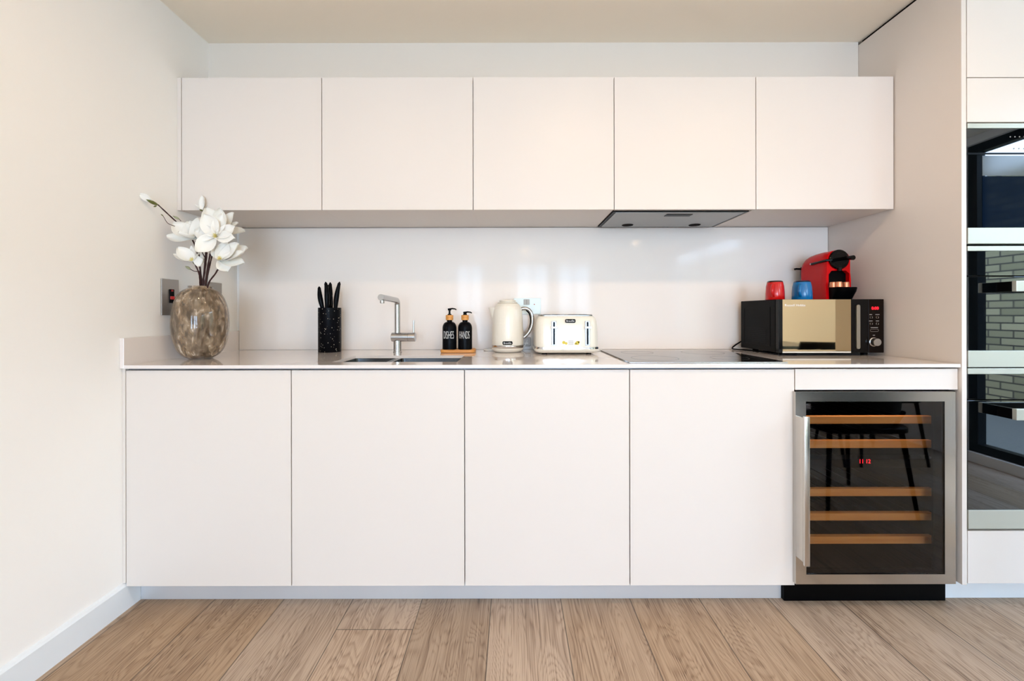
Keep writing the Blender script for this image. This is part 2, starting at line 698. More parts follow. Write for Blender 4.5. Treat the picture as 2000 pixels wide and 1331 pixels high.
# yard outside
GROUND = M('yard_paving', (112, 110, 104), 0.9, bump=(30, 0.3, 0.01))
struct(box('ground', XR + T, 12, -14, 6, -0.12, -0.04, GROUND, bev=0))
bwl = tag(box('yard_wall', 5.3, 5.6, -9, 6, -0.04, 2.6, BRICK, bev=0), 'pale stock brick wall across the yard, seen mirrored in the oven glass', 'wall')
# ceiling lamps and LED strip
for i, (x, y, p) in enumerate(DOWN):
    t = thing('ceiling_lamp_or_fill', (x, y, ZC), 'small round recessed warm ceiling lamp out of view, adding fill light', 'lamp', 'recessed ceiling lamps, all but one added as fill')
    lathe('bezel', (x, y, ZC - 0.006), [(0.040, 0.0055), (0.040, 0.001), (0.046, 0), (0.050, 0.0055)], WHITE, t, 32)
LEDW = M('warm_led_strip', (255, 220, 180), 0.5, emis=(255, 214, 165), estr=9)
bm = bmesh.new()
abox(bm, -0.84, 3.0, -5.08, -5.06, ZC - 0.012, ZC - 0.001)
abox(bm, -0.86, -0.84, -5.06, -3.4, ZC - 0.012, ZC - 0.001)
abox(bm, 3.0, 3.02, -5.06, -3.4, ZC - 0.012, ZC - 0.001)
tag(mesh('led_strip', bm, LEDW), 'warm light strip on the ceiling, mirrored in the glossy splashback', 'light strip')

# ------------------------------------------------------------------ backsplash and worktop
WT, WF = 0.889, 1.507          # worktop height and front edge
YD = 1.517                     # face of the base doors
YU = 1.768                     # face of the wall-cabinet doors
ZU0, ZU1 = 1.512, 2.072
sp = tag(box('backsplash', -1.3965, 1.6125, YB, YB + 0.011, WT + 0.0005, ZU0 - 0.001, SPLASH, bev=0.0008),
         'glossy greige splashback panel between the worktop and wall cabinets', 'splashback')
SX0, SX1, SY0, SY1 = -0.692, -0.212, 1.600, 1.846
wk = thing('worktop', (0.1, 1.82, WT - 0.012), 'long thin greige stone worktop running from left wall to tall cabinet', 'worktop')
bm = bmesh.new()
x0, x1, z0, z1 = -1.3985, 1.6125, WT - 0.012, WT
abox(bm, x0, SX0, WF, YB - 0.0005, z0, z1)
abox(bm, SX1, x1, WF, YB - 0.0005, z0, z1)
abox(bm, SX0, SX1, WF, SY0, z0, z1)
abox(bm, SX0, SX1, SY1, YB - 0.0005, z0, z1)
bmesh.ops.remove_doubles(bm, verts=bm.verts, dist=1e-5)
mesh('slab', bm, QUARTZ, wk)
box('upstand', XL + 0.0005, -1.399, WF, YB + 0.01, WT - 0.012, 0.987, QUARTZ, wk, bev=0.0008)

# ------------------------------------------------------------------ base cabinets
dx_ = [px(v, YD) for v in (245, 568.5, 907, 1229.5, 1552)]
desc = ['white handleless base cabinet beside the left wall, first from the left',
        'white handleless base cabinet under the sink, second from the left',
        'white handleless base cabinet under the kettle and toaster, third from the left',
        'cream handleless base cabinet under the hob, beside the wine cooler']
g = 0.0018
for i in range(4):
    a, b = dx_[i], dx_[i + 1]
    t = thing('base_cabinet', ((a + b) / 2, YD, 0.087), desc[i], 'cabinet', 'handleless base cabinets')
    box('door', a + g, b - g, YD, YD + 0.019, 0.087, 0.869, CAB, t, bev=0.0008)
    bm = bmesh.new()      # open-topped carcass so the sink bowls have room
    y0, y1, z0, z1 = YD + 0.022, YB - 0.02, 0.087, 0.872
    for q in ((a, a + 0.016, y0, y1, z0, z1), (b - 0.016, b, y0, y1, z0, z1), (a + 0.016, b - 0.016, y0, y1, z0, z0 + 0.016), (a + 0.016, b - 0.016, y1 - 0.01, y1, z0 + 0.016, z1)):
        abox(bm, *q)
    mesh('carcass', bm, CAB, t)
    box('channel_rail', a, b, YD + 0.012, YD + 0.0215, 0.8705, 0.8765, RAIL, t, bev=0)
t = box('filler_panel', XL + 0.0005, dx_[0] - 0.001, YD, YD + 0.019, 0.0985, 0.8765, CAB, bev=0.0006)
tag(t, 'narrow white filler strip between left wall and first base cabinet', 'filler panel')
pl = box('plinth', -1.3995, 1.008, 1.575, 1.590, 0.0005, 0.0865, ALU, bev=0.0006)
tag(pl, 'long satin metal plinth under the base cabinets', 'plinth')
t = box('plinth', 1.612, 2.26, 1.575, 1.590, 0.0005, 0.094, SKIRT, bev=0.0006)
tag(t, 'short pale plinth under the tall oven cabinet', 'plinth')

# ------------------------------------------------------------------ wall cabinets
ux = [px(v, YU) for v in (355, 629, 924.5, 1200, 1477)] + [1.6125]
ud = ['cream wall cabinet beside the left wall, above the flowers', 'cream wall cabinet above the knife holder and tap, second from the left',
      'cream wall cabinet in the middle, above the kettle', 'cream wall cabinet above the extractor hood', 'cream wall cabinet beside the tall panel, above the microwave']
for i in range(5):
    a, b = ux[i], ux[i + 1]
    t = thing('wall_cabinet', ((a + b) / 2, YU, ZU0), ud[i], 'cabinet', 'handleless wall cabinets')
    g1 = 0.003 if i == 4 else 0.0015
    box('door', a + 0.0015, b - g1, YU, YU + 0.019, ZU0, ZU1, CAB, t, bev=0.0008)
    z0 = ZU0 + 0.002 if i != 3 else ZU0 + 0.03
    box('carcass', a, b - 0.0005, YU + 0.020, YB + 0.011, z0, ZU1 - 0.001, CAB, t, bev=0)
t = box('filler_panel', XL + 0.0005, ux[0] - 0.0015, YU, YU + 0.019, ZU0, ZU1, CAB, bev=0.0006)
tag(t, 'narrow cream filler strip between left wall and first wall cabinet', 'filler panel')
t = box('filler_panel', XL + 0.0005, ux[0] - 0.0005, YU + 0.0195, YB + 0.011, ZU0 + 0.002, ZU0 + 0.020, CAB, bev=0)
tag(t, 'cream underside filler board in the corner by the left wall under the cabinets', 'filler panel')

# hood
hx0, hx1 = 0.4325, 1.012
t = thing('extractor_hood', ((hx0 + hx1) / 2, 1.95, ZU0), 'flush grey metal extractor hood with two lamps under the wall cabinets', 'extractor hood')
HOODM = brushed('hood_steel', (150, 146, 142), 0.35, 0)
box('trim', hx0, hx1, 1.79, 2.115, ZU0 - 0.004, ZU0 + 0.028, BLACK, t, bev=0.001)
box('panel', hx0 + 0.012, hx1 - 0.016, 1.80, 2.098, ZU0 - 0.0065, ZU0 - 0.0038, HOODM, t, bev=0.0005)
box('control_slot', px(1299, 1.85), px(1349, 1.85), 1.825, 1.862, ZU0 - 0.0085, ZU0 - 0.0062, BLACK, t, bev=0.0005)
for xx in (px(1226, 2.05), px(1357, 2.05)):
    lathe('lamp', (xx, 2.05, ZU0 - 0.0095), [(0, 0.001), (0.02, 0.0), (0.026, 0.001), (0.028, 0.0032), (0, 0.0032)], [DARK], t, 24)

# ------------------------------------------------------------------ tall cabinet column
YT = 1.505
tx0, tx1 = 1.634, 2.228
tp = box('side_panel', 1.6145, 1.632, YT, YB + 0.011, 0.0945, ZC - 0.014, CAB, bev=0.0008)
tag(tp, 'tall cream end panel at the right of the worktop, up to the ceiling', 'panel')
t = box('gap_shade_strip', 1.622, 2.255, YT + 0.02, 1.94, ZC - 0.0135, ZC - 0.001, DARK, bev=0)  # dark filler standing in for the shade inside the open gap
tag(t, 'dark strip painted as the shade between tall end panel and ceiling', 'strip')
t = thing('tall_cabinet', (1.93, YT, 0.0945), 'tall cream housing cabinet holding the three ovens at right edge', 'cabinet')
bm = bmesh.new()
zo = [0.0945, 0.294, 1.7565, ZC - 0.014]
abox(bm, tx0 - 0.001, 2.232, YT + 0.022, YB + 0.01, zo[0], zo[1] - 0.004)
abox(bm, tx0 - 0.001, 2.232, YT + 0.022, YB + 0.01, zo[2] + 0.004, zo[3])
abox(bm, tx0 - 0.001, 2.232, YB - 0.04, YB + 0.01, zo[1], zo[2])
mesh('carcass', bm, CAB, t)
box('side', 2.234, 2.252, YT, YB + 0.01, 0.0945, ZC - 0.014, CAB, t, bev=0.0006)
box('door', tx0 + .001, tx1, YT, YT + 0.019, pz(1142, YT), pz(1039.5, YT), CAB, t, bev=0.0008)
box('door', tx0 + .001, tx1, YT, YT + 0.019, pz(240, YT), pz(154, YT), CAB, t, bev=0.0008)
box('door', tx0 + .001, tx1, YT, YT + 0.019, pz(152.5, YT), ZC - 0.014, CAB, t, bev=0.0008)


def oven(y0, y1, ys, label, handle, name='oven'):
    """y0..y1 pixel rows; ys = [top trim end, panel end or None, glass end]"""
    Z = lambda v: pz(v, YT)
    t = thing(name, (1.93, YT, Z(y1)), label, 'oven')
    box('housing', tx0 + 0.0005, tx1 + 0.004, YT + 0.02, YB - 0.06, Z(y1 + 1.2), Z(y0 - 1.6), BLACK, t, bev=0)
    a, b = px(1889.5, YT), tx1 - 0.002
    box('top_trim', a, b, YT - 0.002, YT + 0.019, Z(ys[0]), Z(y0), OVSTEEL, t, bev=0.0008)
    if ys[1]:
        cp = box('control_panel', a - 0.002, b + 0.002, YT + 0.0005, YT + 0.019, Z(ys[1]), Z(ys[0] + 0.4), GLASSB, t, bev=0.0005)
        dg = box('door_glass', a - 0.002, b + 0.002, YT - 0.001, YT + 0.018, Z(ys[2] - 0.4), Z(ys[1] + 2.5), GLASSB, t, bev=0.0005)
    else:
        cp = dg = box('door_glass', a - 0.002, b + 0.002, YT + 0.0005, YT + 0.019, Z(ys[2] - 0.4), Z(ys[0] + 0.4), GLASSB, t, bev=0.0005)
    box('lower_trim', a, b, YT - 0.003, YT + 0.019, Z(y1), Z(ys[2]), OVSTEEL, t, bev=0.0008)
    if handle:
        zc = Z((handle[0] + handle[1]) / 2)
        hh = Z(handle[0]) - Z(handle[1])
        h = box('handle', 1.738, tx1 - 0.105, 1.444, 1.458, zc - hh / 2, zc + hh / 2, OVSTEEL, t, bev=0.0015)
        box('bracket', 1.7375, 1.752, 1.4585, YT - 0.0015, zc - hh / 2 + 0.001, zc + hh / 2 - 0.001, BLACK, h)
        box('bracket', tx1 - 0.119, tx1 - 0.1055, 1.4585, YT - 0.0015, zc - hh / 2 + 0.001, zc + hh / 2 - 0.001, BLACK, h)
    return t, dg, cp


o1, g1_, c1_ = oven(243, 478, [252.5, None, 447], 'compact built-in oven with a long dark glass front, topmost of the three', None)
# touch icons and inner window of the topmost oven
for k in range(8):
    lathe('touch_icon', (px(1974 + 9 * k, YT), YT - 0.0002, pz(269, YT)), [(0, 0), (0.0022, 0), (0.0022, 0.0006)], GREYPRINT, g1_, 12, 'Y')
for k in range(4):
    lathe('touch_icon', (px(1981 + 10 * k, YT), YT - 0.0002, pz(292, YT)), [(0, 0), (0.0026, 0), (0.0026, 0.0006)], GREYPRINT, g1_, 12, 'Y')
mo = M('oven_inner_window', (8, 20, 36), 0.05, ior=1.25)
box('inner_window', px(1919, YT), tx1 - 0.06, YT - 0.0004, YT + 0.0004, pz(446, YT), pz(346, YT), mo, g1_, bev=0)
box('window_band', px(1919, YT), tx1 - 0.06, YT - 0.0004, YT + 0.0004, pz(345, YT), pz(306, YT), M('grey_glass', (70, 70, 64), 0.12, ior=1.3), g1_, bev=0)
box('panel_seam', px(1888, YT), tx1, YT - 0.0004, YT + 0.0004, pz(303.5, YT), pz(300, YT), BLACK, g1_, bev=0)
oven(482.5, 719, [492, 540, 687], 'compact built-in oven with bar handle, middle of the three', (553, 573))
oven(721.5, 1034.5, [732.5, 782, 998], 'tall built-in oven with bar handle, lowest of the three', (794, 815))

# ------------------------------------------------------------------ wine cooler
YW = 1.500
wx0, wx1 = px(1553.5, YW), px(1866, YW)
wz0, wz1 = pz(1143, YW), pz(767, YW)
t = box('filler_panel', dx_[4] + g, 1.6125, YD, YD + 0.019, pz(763, YD), 0.8705, CAB, bev=0.0008)
tag(t, 'cream fascia panel above the wine cooler under the worktop', 'filler panel')
wc = thing('wine_cooler', ((wx0 + wx1) / 2, YW, 0), 'stainless framed glass-door wine cooler with wooden shelves, right of the base cabinets', 'wine cooler')
# carcass: open fronted black box
bm = bmesh.new()
cx0, cx1, cy0, cy1, cz0, cz1 = 1.026, 1.604, YD + 0.001, YB - 0.02, 0.100, 0.790
wt_ = 0.028
for q in ((cx0, cx0 + 0.012, cy0, cy1, cz0, cz1), (cx1 - wt_, cx1, cy0, cy1, cz0, cz1), (cx0 + 0.012, cx1 - wt_, cy0, cy1, cz0, cz0 + 0.05),
          (cx0 + 0.012, cx1 - wt_, cy0, cy1, cz1 - 0.02, cz1), (cx0 + 0.012, cx1 - wt_, cy1 - 0.05, cy1, cz0 + 0.05, cz1 - 0.02)):
    abox(bm, *q)
mesh('cabinet', bm, BLACK, wc)
box('kickboard', 1.0095, 1.611, 1.560, 1.64, 0.0005, 0.0860, BLACK, wc, bev=0.001)
# mitred steel door frame
fw = [px(1574, YW) - wx0, wx1 - px(1845, YW), pz(767, YW) - pz(786, YW), pz(1124, YW) - pz(1143, YW)]   # left right top bottom
dr = None


def mitre(name, outer, inner, mat, parent):
    bm = bmesh.new()
    v = []
    for y, ins in ((YD - 0.0005, 0), (YW + 0.0012, 0), (YW, 0.0012)):
        v.append([bm.verts.new((a + (ins if i in () else 0), y, b)) for i, (a, b) in enumerate(outer + inner)])
    for a, b in zip(v[:-1], v[1:]):
        for k in range(4):
            j = (k + 1) % 4
            bm.faces.new((a[k], a[j], b[j], b[k]))
    bm.faces.new(v[0])
    bm.faces.new(v[-1])
    return mesh(name, bm, mat, parent)


ix0, ix1, iz0, iz1 = wx0 + fw[0], wx1 - fw[1], wz0 + fw[3], wz1 - fw[2]
e_ = 0.0002
dr = mitre('door', [(wx0, wz1), (wx1, wz1)], [(ix1 - 0, iz1), (ix0, iz1)], STEEL_H, wc)
for nm, o_, i_, mt in (('frame_rail', [(wx0, wz0), (wx1, wz0)], [(ix1, iz0), (ix0, iz0)], STEEL_H),
                       ('frame_stile', [(wx0, wz0 + e_), (wx0, wz1 - e_)], [(ix0, iz1), (ix0, iz0)], STEEL_V),
                       ('frame_stile', [(wx1, wz0 + e_), (wx1, wz1 - e_)], [(ix1, iz1), (ix1, iz0)], STEEL_V)):
    mitre(nm, o_, i_, mt, dr)
# tinted glass
gm = bpy.data.materials.new('tinted_glass')
gm.use_nodes = True
N, L = gm.node_tree.nodes, gm.node_tree.links
N.remove(N['Principled BSDF'])
tr = N.new('ShaderNodeBsdfTransparent')
tr.inputs[0].default_value = (0.74, 0.74, 0.75, 1)
gl = N.new('ShaderNodeBsdfGlossy')
gl.inputs['Roughness'].default_value = 0.02
fr = N.new('ShaderNodeFresnel')
fr.inputs[0].default_value = 1.6
mx = N.new('ShaderNodeMixShader')
geo = N.new('ShaderNodeNewGeometry')
inv = N.new('ShaderNodeMath')
inv.operation = 'SUBTRACT'
inv.inputs[0].default_value = 1
L.new(geo.outputs['Backfacing'], inv.inputs[1])
mul_ = N.new('ShaderNodeMath')
mul_.operation = 'MULTIPLY'
L.new(fr.outputs[0], mul_.inputs[0])
L.new(inv.outputs[0], mul_.inputs[1])
L.new(mul_.outputs[0], mx.inputs[0])
L.new(tr.outputs[0], mx.inputs[1])
L.new(gl.outputs[0], mx.inputs[2])
L.new(mx.outputs[0], N['Material Output'].inputs[0])
box('glass', ix0 + 0.0005, ix1 - 0.0005, YW + 0.004, YW + 0.009, iz0 + 0.0005, iz1 - 0.0005, gm, dr, bev=0)
bm = bmesh.new()
abox(bm, px(1822, 1.51), ix1 - 0.001, YW + 0.0095, YD - 0.0005, iz0 + 0.001, iz1 - 0.001)
abox(bm, ix0 + 0.001, ix0 + 0.006, YW + 0.0095, YD - 0.0005, iz0 + 0.001, iz1 - 0.001)
abox(bm, ix0 + 0.006, px(1822, 1.51), YW + 0.0095, YD - 0.0005, iz0 + 0.001, iz0 + 0.012)
mesh('gasket', bm, BLACK, dr)
# handle: flat bar standing off the left stile
hz0, hz1 = pz(1106, 1.46), pz(815, 1.46)
hx = 1.0125
bm = bmesh.new()
abox(bm, hx, hx + 0.018, 1.452, 1.462, hz0, hz1, 0.001)
abox(bm, hx, hx + 0.006, 1.462, YW - 0.0005, hz0 + 0.01, hz1 - 0.006, 0.0008)
mesh('handle', bm, brushed('handle_steel', (205, 200, 192), 0.24, 2), dr, True, 40)
# shelves
for k, yy in enumerate((822, 869.5, 963.5, 1011, 1056.5)):
    zc = pz(yy, 1.555)
    sh = box('shelf', 1.0395, px(1821, 1.555), 1.553, 1.572, zc - 0.0135, zc + 0.0135, BEECH, wc, bev=0.001)
    bm = bmesh.new()
    for q in range(9):
        x = 1.06 + q * 0.058
        abox(bm, x, x + 0.004, 1.5725, 2.03, zc - 0.010, zc - 0.006)
    mesh('wire_rack', bm, BLACK, sh)
dsp = box('display_bar', 1.0385, 1.5755, 1.552, 1.60, pz(915, 1.555), pz(898, 1.555), BLACK, wc, bev=0.001)
dz_, dxx = pz(897, 1.54), px(1690, 1.54)
lettering('digits', '11 12', px(1690, 1.55), pz(903, 1.55), 1.5515, 0.040, 0.015, REDLED, dsp)
area('cooler_fill_light', (1.30, 1.60, 0.765), (0, 0, 0), 0.42, 0.03, 0.5, (1.0, 0.78, 0.56))  # unseen fill added to brighten the wine cooler shelves

# ------------------------------------------------------------------ hob, sink, tap
t = thing('hob', (0.7225, 1.795, WT), 'frameless black glass hob set flat on the worktop, left of the microwave', 'hob')
box('glass_plate', 0.430, 1.015, 1.548, 2.045, WT + 0.0005, WT + 0.0045, HOB, t, bev=0.0008)
bm = bmesh.new()
abox(bm, 0.430, 1.015, 1.5435, 1.5475, WT + 0.0005, WT + 0.0045, 0.0006)
mesh('front_trim', bm, SATIN, t)
ZPR = M('zone_print', (60, 58, 56), 0.3)
for zx, zy, zr in ((0.57, 1.92, 0.07), (0.87, 1.92, 0.09), (0.57, 1.68, 0.09), (0.87, 1.68, 0.07)):
    lathe('zone_ring', (zx, zy, WT + 0.0046), [(zr, 0), (zr, 0.0001), (zr + 0.0015, 0.0001), (zr + 0.0015, 0)], ZPR, t, 48)

sk = thing('sink', ((SX0 + SX1) / 2, (SY0 + SY1) / 2, WT - 0.19), 'undermounted steel sink with one small and one large bowl', 'sink')
XDV = -0.500


def bowl(x0, x1, parent):
    bm = bmesh.new()
    rings = []
    cxm, cym = (x0 + x1) / 2, (SY0 + SY1) / 2
    for z, ins in ((WT - 0.0125, -0.010), (WT - 0.0125, 0.0), (WT - 0.165, 0.006), (WT - 0.178, 0.018), (WT - 0.180, 0.05)):
        rings.append([Vector((cxm + a, cym + b, z)) for a, b in rrect((x1 - x0) - 2 * ins, (SY1 - SY0) - 2 * ins, 0.014 if ins < 0.03 else 0.01, 6)])
    aloft(bm, rings, cap=False)
    bm.verts.ensure_lookup_table()
    n = len(rings[0])
    bm.faces.new(bm.verts[-n:])
    o = mesh('bowl', bm, SINKST, parent, True, 45)
    md = o.modifiers.new('s', 'SOLIDIFY')
    md.thickness = 0.0012
    md.offset = 0
    ov = box('overflow', cxm - 0.008, cxm + 0.032, SY1 - 0.009, SY1 - 0.0065, WT - 0.048, WT - 0.036, SATIN, o, bev=0.0005)
    lathe('drain', (cxm, cym, WT - 0.1790), [(0, 0.002), (0.02, 0.002), (0.038, 0.001), (0.042, 0)], SATIN, o, 32)
    return o


bowl(SX0 + 0.002, XDV - 0.012, sk)
bowl(XDV + 0.012, SX1 - 0.002, sk)

TX, TY = -0.5495, 2.0
tap = thing('kitchen_tap', (TX, TY, WT), 'brushed steel pull-out kitchen tap with side lever behind the sink', 'tap')
lathe('base', (TX, TY, WT), [(0, 0.0003), (0.0205, 0.0003), (0.0205, 0.004), (0.0185, 0.006), (0.0185, 0.056), (0, 0.056)], SATIN, tap, 40)
zb = WT + 0.0725
bm = bmesh.new()
alathe(bm, (TX - 0.027, TY, zb), [(0, 0), (0.020, 0), (0.0218, 0.0018), (0.0218, 0.079), (0.0205, 0.0795), (0.0205, 0.0805), (0.0218, 0.081), (0.0218, 0.111), (0.020, 0.1128), (0, 0.1128)], 40, 'X')
mesh('valve_body', bm, SATIN, tap, True, 30)
zt = pz(586.5, TY)
pts = [Vector((TX, TY, zb + 0.02)), Vector((TX, TY, zt - 0.022))]
for k in range(1, 7):
    a = PI / 2 * k / 7
    pts.append(Vector((TX, TY - 0.022 * (1 - math.cos(a)), zt - 0.022 + 0.022 * math.sin(a))))
pts += [Vector((TX - 0.001, TY - 0.03, zt + 0.0))]
tube('column', pts, 0.0128, SATIN, tap, 24)
tip = P3(743.5, 580.5, 1.79)
st = Vector((TX - 0.0005, TY - 0.0302, zt))
sp_ = tube('spout', [st, st + (tip - st) * 0.5, tip], [0.0128, 0.0132, 0.0135], SATIN, tap, 24)
d = (tip - st).normalized()
bm = bmesh.new()
alathe(bm, (0, 0, 0), [(0, 0.0125), (0.008, 0.0125), (0.0095, 0.011), (0.0095, 0)], 20, 'Z')
bmesh.ops.transform(bm, matrix=Matrix.Translation(tip - d * 0.018 + Vector((0, 0, -0.0125))) @ Matrix.Rotation(PI, 4, 'X'), verts=bm.verts)
mesh('aerator', bm, SATIN, sp_, True, 40)
lx = px(808, TY)
tube('lever', [(lx, TY, zb + 0.0215), (lx, TY, zb + 0.05), (lx + 0.0005, TY, pz(626, TY))], [0.0045, 0.0042, 0.0042], SATIN, tap, 14)

# ------------------------------------------------------------------ knife holder with knives
def speckle():
    m = M('speckled_black', (9, 10, 14), 0.28)
    N, L = m.node_tree.nodes, m.node_tree.links
    b = N['Principled BSDF']
    t = N.new('ShaderNodeTexCoord')
    v = N.new('ShaderNodeTexVoronoi')
    v.inputs['Scale'].default_value = 120
    L.new(t.outputs['Object'], v.inputs['Vector'])
    r = N.new('ShaderNodeMapRange')
    r.inputs['From Min'].default_value = 0.12
    r.inputs['From Max'].default_value = 0.22
    r.inputs['To Min'].default_value = 1
    r.inputs['To Max'].default_value = 0
    L.new(v.outputs['Distance'], r.inputs['Value'])
    n = N.new('ShaderNodeTexWhiteNoise')
    L.new(v.outputs['Color'], n.inputs['Vector'])
    g_ = N.new('ShaderNodeMath')
    g_.operation = 'GREATER_THAN'
    g_.inputs[1].default_value = 0.62
    L.new(n.outputs['Value'], g_.inputs[0])
    mu = N.new('ShaderNodeMath')
    mu.operation = 'MULTIPLY'
    L.new(r.outputs[0], mu.inputs[0])
    L.new(g_.outputs[0], mu.inputs[1])
    mi = N.new('ShaderNodeMix')
    mi.data_type = 'RGBA'
    mi.inputs[6].default_value = (*lin((9, 10, 14)), 1)
    mi.inputs[7].default_value = (*lin((215, 205, 185)), 1)
    L.new(mu.outputs[0], mi.inputs[0])
    L.new(mi.outputs[2], b.inputs['Base Color'])
    return m


KX, KY, KR = -0.886, 2.03, 0.0525
ktop = pz(600.5, 1.98)
kh = lathe('knife_holder', (KX, KY, WT), [(0, 0.0005), (KR - 0.001, 0.0005), (KR, 0.002), (KR, ktop - WT - 0.001), (KR - 0.001, ktop - WT), (KR - 0.004, ktop - WT), (KR - 0.004, 0.006), (0, 0.006)], speckle(), None, 64)
tag(kh, 'tall round speckled black knife holder left of the sink', 'knife holder')
HND = M('knife_handle_black', (9, 10, 13), 0.22)
kn = [((623.5, 559), (630, 600), 2.02, 'knife with short black curved handle, leftmost in the knife holder'),
      ((636, 550), (638, 600), 1.995, 'knife with long black handle, second from left in the knife holder'),
      ((645, 551), (642, 600), 2.035, 'knife with black handle leaning against the second one, in holder'),
      ((641, 556), (646, 600), 2.055, 'knife with black handle partly hidden behind the middle ones'),
      ((663.5, 550), (656, 600), 2.02, 'knife with black handle leaning right, rightmost in the knife holder')]
for k, (a, b, Y, lab) in enumerate(kn):
    A = P3(a[0], a[1], Y)
    B = P3(b[0], b[1], Y)
    t = thing('kitchen_knife', B, lab, 'knife', 'knives in the round holder')
    ax = (A - B).normalized()
    side = Vector((1, 0, 0)) if k != 4 else Vector((1, 0, 0))
    bend = (-0.004 if k in (0,) else 0.004) * (1 if k != 4 else -1)
    L_ = (A - B).length
    pts, rad = [], []
    for i in range(15):
        u = i / 14
        off = side * (math.sin(u * PI) * bend)
        pts.append(B + ax * (L_ * (u * 1.10 - 0.10)) + off)
        rad.append(0.0095 * (0.80 + 0.42 * math.sin(min(u * 1.15, 1) * PI) ** 1.0) * (1 if u < 0.9 else math.sqrt(max(0.05, 1 - ((u - 0.9) / 0.1) ** 2))))
    bm = bmesh.new()
    atube(bm, pts, rad, 14)
    mesh('handle', bm, HND, t, True, 60)
    # blade down in the holder
    E = B - ax * (L_ * 0.10)
    bm = bmesh.new()
    n_ = [(-0.009, 0), (0.009, 0), (0.009, -0.10), (0.0, -0.135), (-0.009, -0.10)]
    aloft(bm, [[E + Vector((0, y, z)) + Vector((dx, 0, 0)) - ax * 0.0 for y, z in n_] for dx in (-0.0008, 0.0008)])
    mesh('blade', bm, SATIN, t)

# ------------------------------------------------------------------ soap bottles on a tray
TRX, TRY = -0.258, 1.998
tr_ = vprism('soap_tray', (TRX, TRY), 0.163, 0.094, [(WT + 0.0005, 0.003), (WT + 0.003, 0.0), (WT + 0.0135, 0.0), (WT + 0.0155, 0.002), (WT + 0.0155, 0.005), (WT + 0.013, 0.007)], 0.022, BAMBOO)
tag(tr_, 'small rounded bamboo tray under the two soap bottles', 'tray')
zt0 = WT + 0.0135
MATT = M('matt_black_glass', (9, 10, 13), 0.3)


def soap(cx, cy, text, pump, label):
    t = thing('soap_bottle', (cx, cy, zt0), label, 'soap bottle', 'pump bottles on the bamboo tray')
    R = 0.0335
    H = pz(625.5, cy) - zt0
    prof = [(0, 0.0003), (R - 0.003, 0.0003), (R, 0.003), (R, H - 0.038)]
    for k in range(1, 9):
        a = PI / 2 * k / 8
        prof.append((0.0125 + (R - 0.0125) * math.cos(a), H - 0.038 + 0.030 * math.sin(a)))
    prof += [(0.0125, H), (0, H)]
    b = lathe('bottle', (cx, cy, zt0), prof, MATT, t, 56)
    lathe('collar', (cx, cy, zt0 + H), [(0, 0.0003), (0.0165, 0.0003), (0.018, 0.002), (0.018, 0.022), (0.0165, 0.0245), (0, 0.0245)], BAMBOO, t, 40)
    z = zt0 + H + 0.0245
    bm = bmesh.new()
    hh = pump
    alathe(bm, (cx, cy, z), [(0, 0), (0.0095, 0), (0.0095, 0.004), (0.0045, 0.006), (0.0045, hh - 0.010), (0.008, hh - 0.009), (0.009, hh), (0, hh + 0.002)], 24)
    atube(bm, [(cx, cy, z + hh - 0.0025), (cx + 0.014, cy - 0.001, z + hh - 0.0005), (cx + 0.026, cy - 0.002, z + hh - 0.002), (cx + 0.033, cy - 0.003, z + hh - 0.006)], [0.0042, 0.0036, 0.003, 0.0026], 10)
    mesh('pump', bm, BLACK, t, True, 40)
    lettering('lettering', text, cx, pz(654.5, cy - R), 0, 0.0520, 0.0345, PRINT, b, bend=(cy, R + 0.0002), off=-0.0008)


soap(px(878, 1.998), 1.998, 'DISHES', 0.031, 'black pump bottle lettered DISHES, with its pump raised, on the tray')
soap(px(908.2, 1.998), 1.998, 'HANDS', 0.015, 'black pump bottle lettered HANDS, with its pump low, on the tray')


# ------------------------------------------------------------------ kettle
def cream(name, quilt=None):
    m = M(name, (238, 230, 214), 0.3, coat=0.1)
    if quilt:
        N, L = m.node_tree.nodes, m.node_tree.links
        b = N['Principled BSDF']
        t = N.new('ShaderNodeTexCoord')
        v = N.new('ShaderNodeTexVoronoi')
        v.feature = 'F1'
        v.distance = 'MANHATTAN'
        mp = N.new('ShaderNodeMapping')
        mp.inputs['Scale'].default_value = quilt
        L.new(t.outputs['Object'], mp.inputs[0])
        L.new(mp.outputs[0], v.inputs['Vector'])
        v.inputs['Randomness'].default_value = 0.15
        v.inputs['Scale'].default_value = 1
        bp = N.new('ShaderNodeBump')
        bp.inputs['Strength'].default_value = 0.22
        bp.inputs['Distance'].default_value = 0.0015
        bp.invert = True
        L.new(v.outputs['Distance'], bp.inputs['Height'])
        L.new(bp.outputs[0], b.inputs['Normal'])
    return m


BADGE = M('badge_black', (5, 5, 6), 0.4)
CREAM = cream('cream_enamel')
CREAMQ = cream('cream_quilted_enamel', (110, 110, 60))
EX, EY = px(991.5, 2.02), 2.02
ket = thing('kettle', (EX, EY, WT), 'cream quilted electric kettle with chrome loop handle, left of the toaster', 'kettle')
z0 = WT
lathe('base', (EX, EY, z0), [(0, 0.0005), (0.055, 0.0005), (0.066, 0.003), (0.0755, 0.013), (0.0765, 0.018), (0.0745, 0.0205), (0, 0.0205)], CREAM, ket, 64)
lathe('band', (EX, EY, z0), [(0, 0.021), (0.0755, 0.021), (0.0765, 0.0225), (0.0765, 0.0335), (0.0755, 0.0345), (0, 0.0345)], CHROME, ket, 64)
prof = [(0, 0.035), (0.0755, 0.035), (0.0768, 0.040), (0.0755, 0.10), (0.0735, 0.155), (0.070, 0.195), (0.064, 0.215), (0.055, 0.228), (0.046, 0.2335), (0, 0.2335)]
lathe('body', (EX, EY, z0), prof, CREAMQ, ket, 72, auto=50)
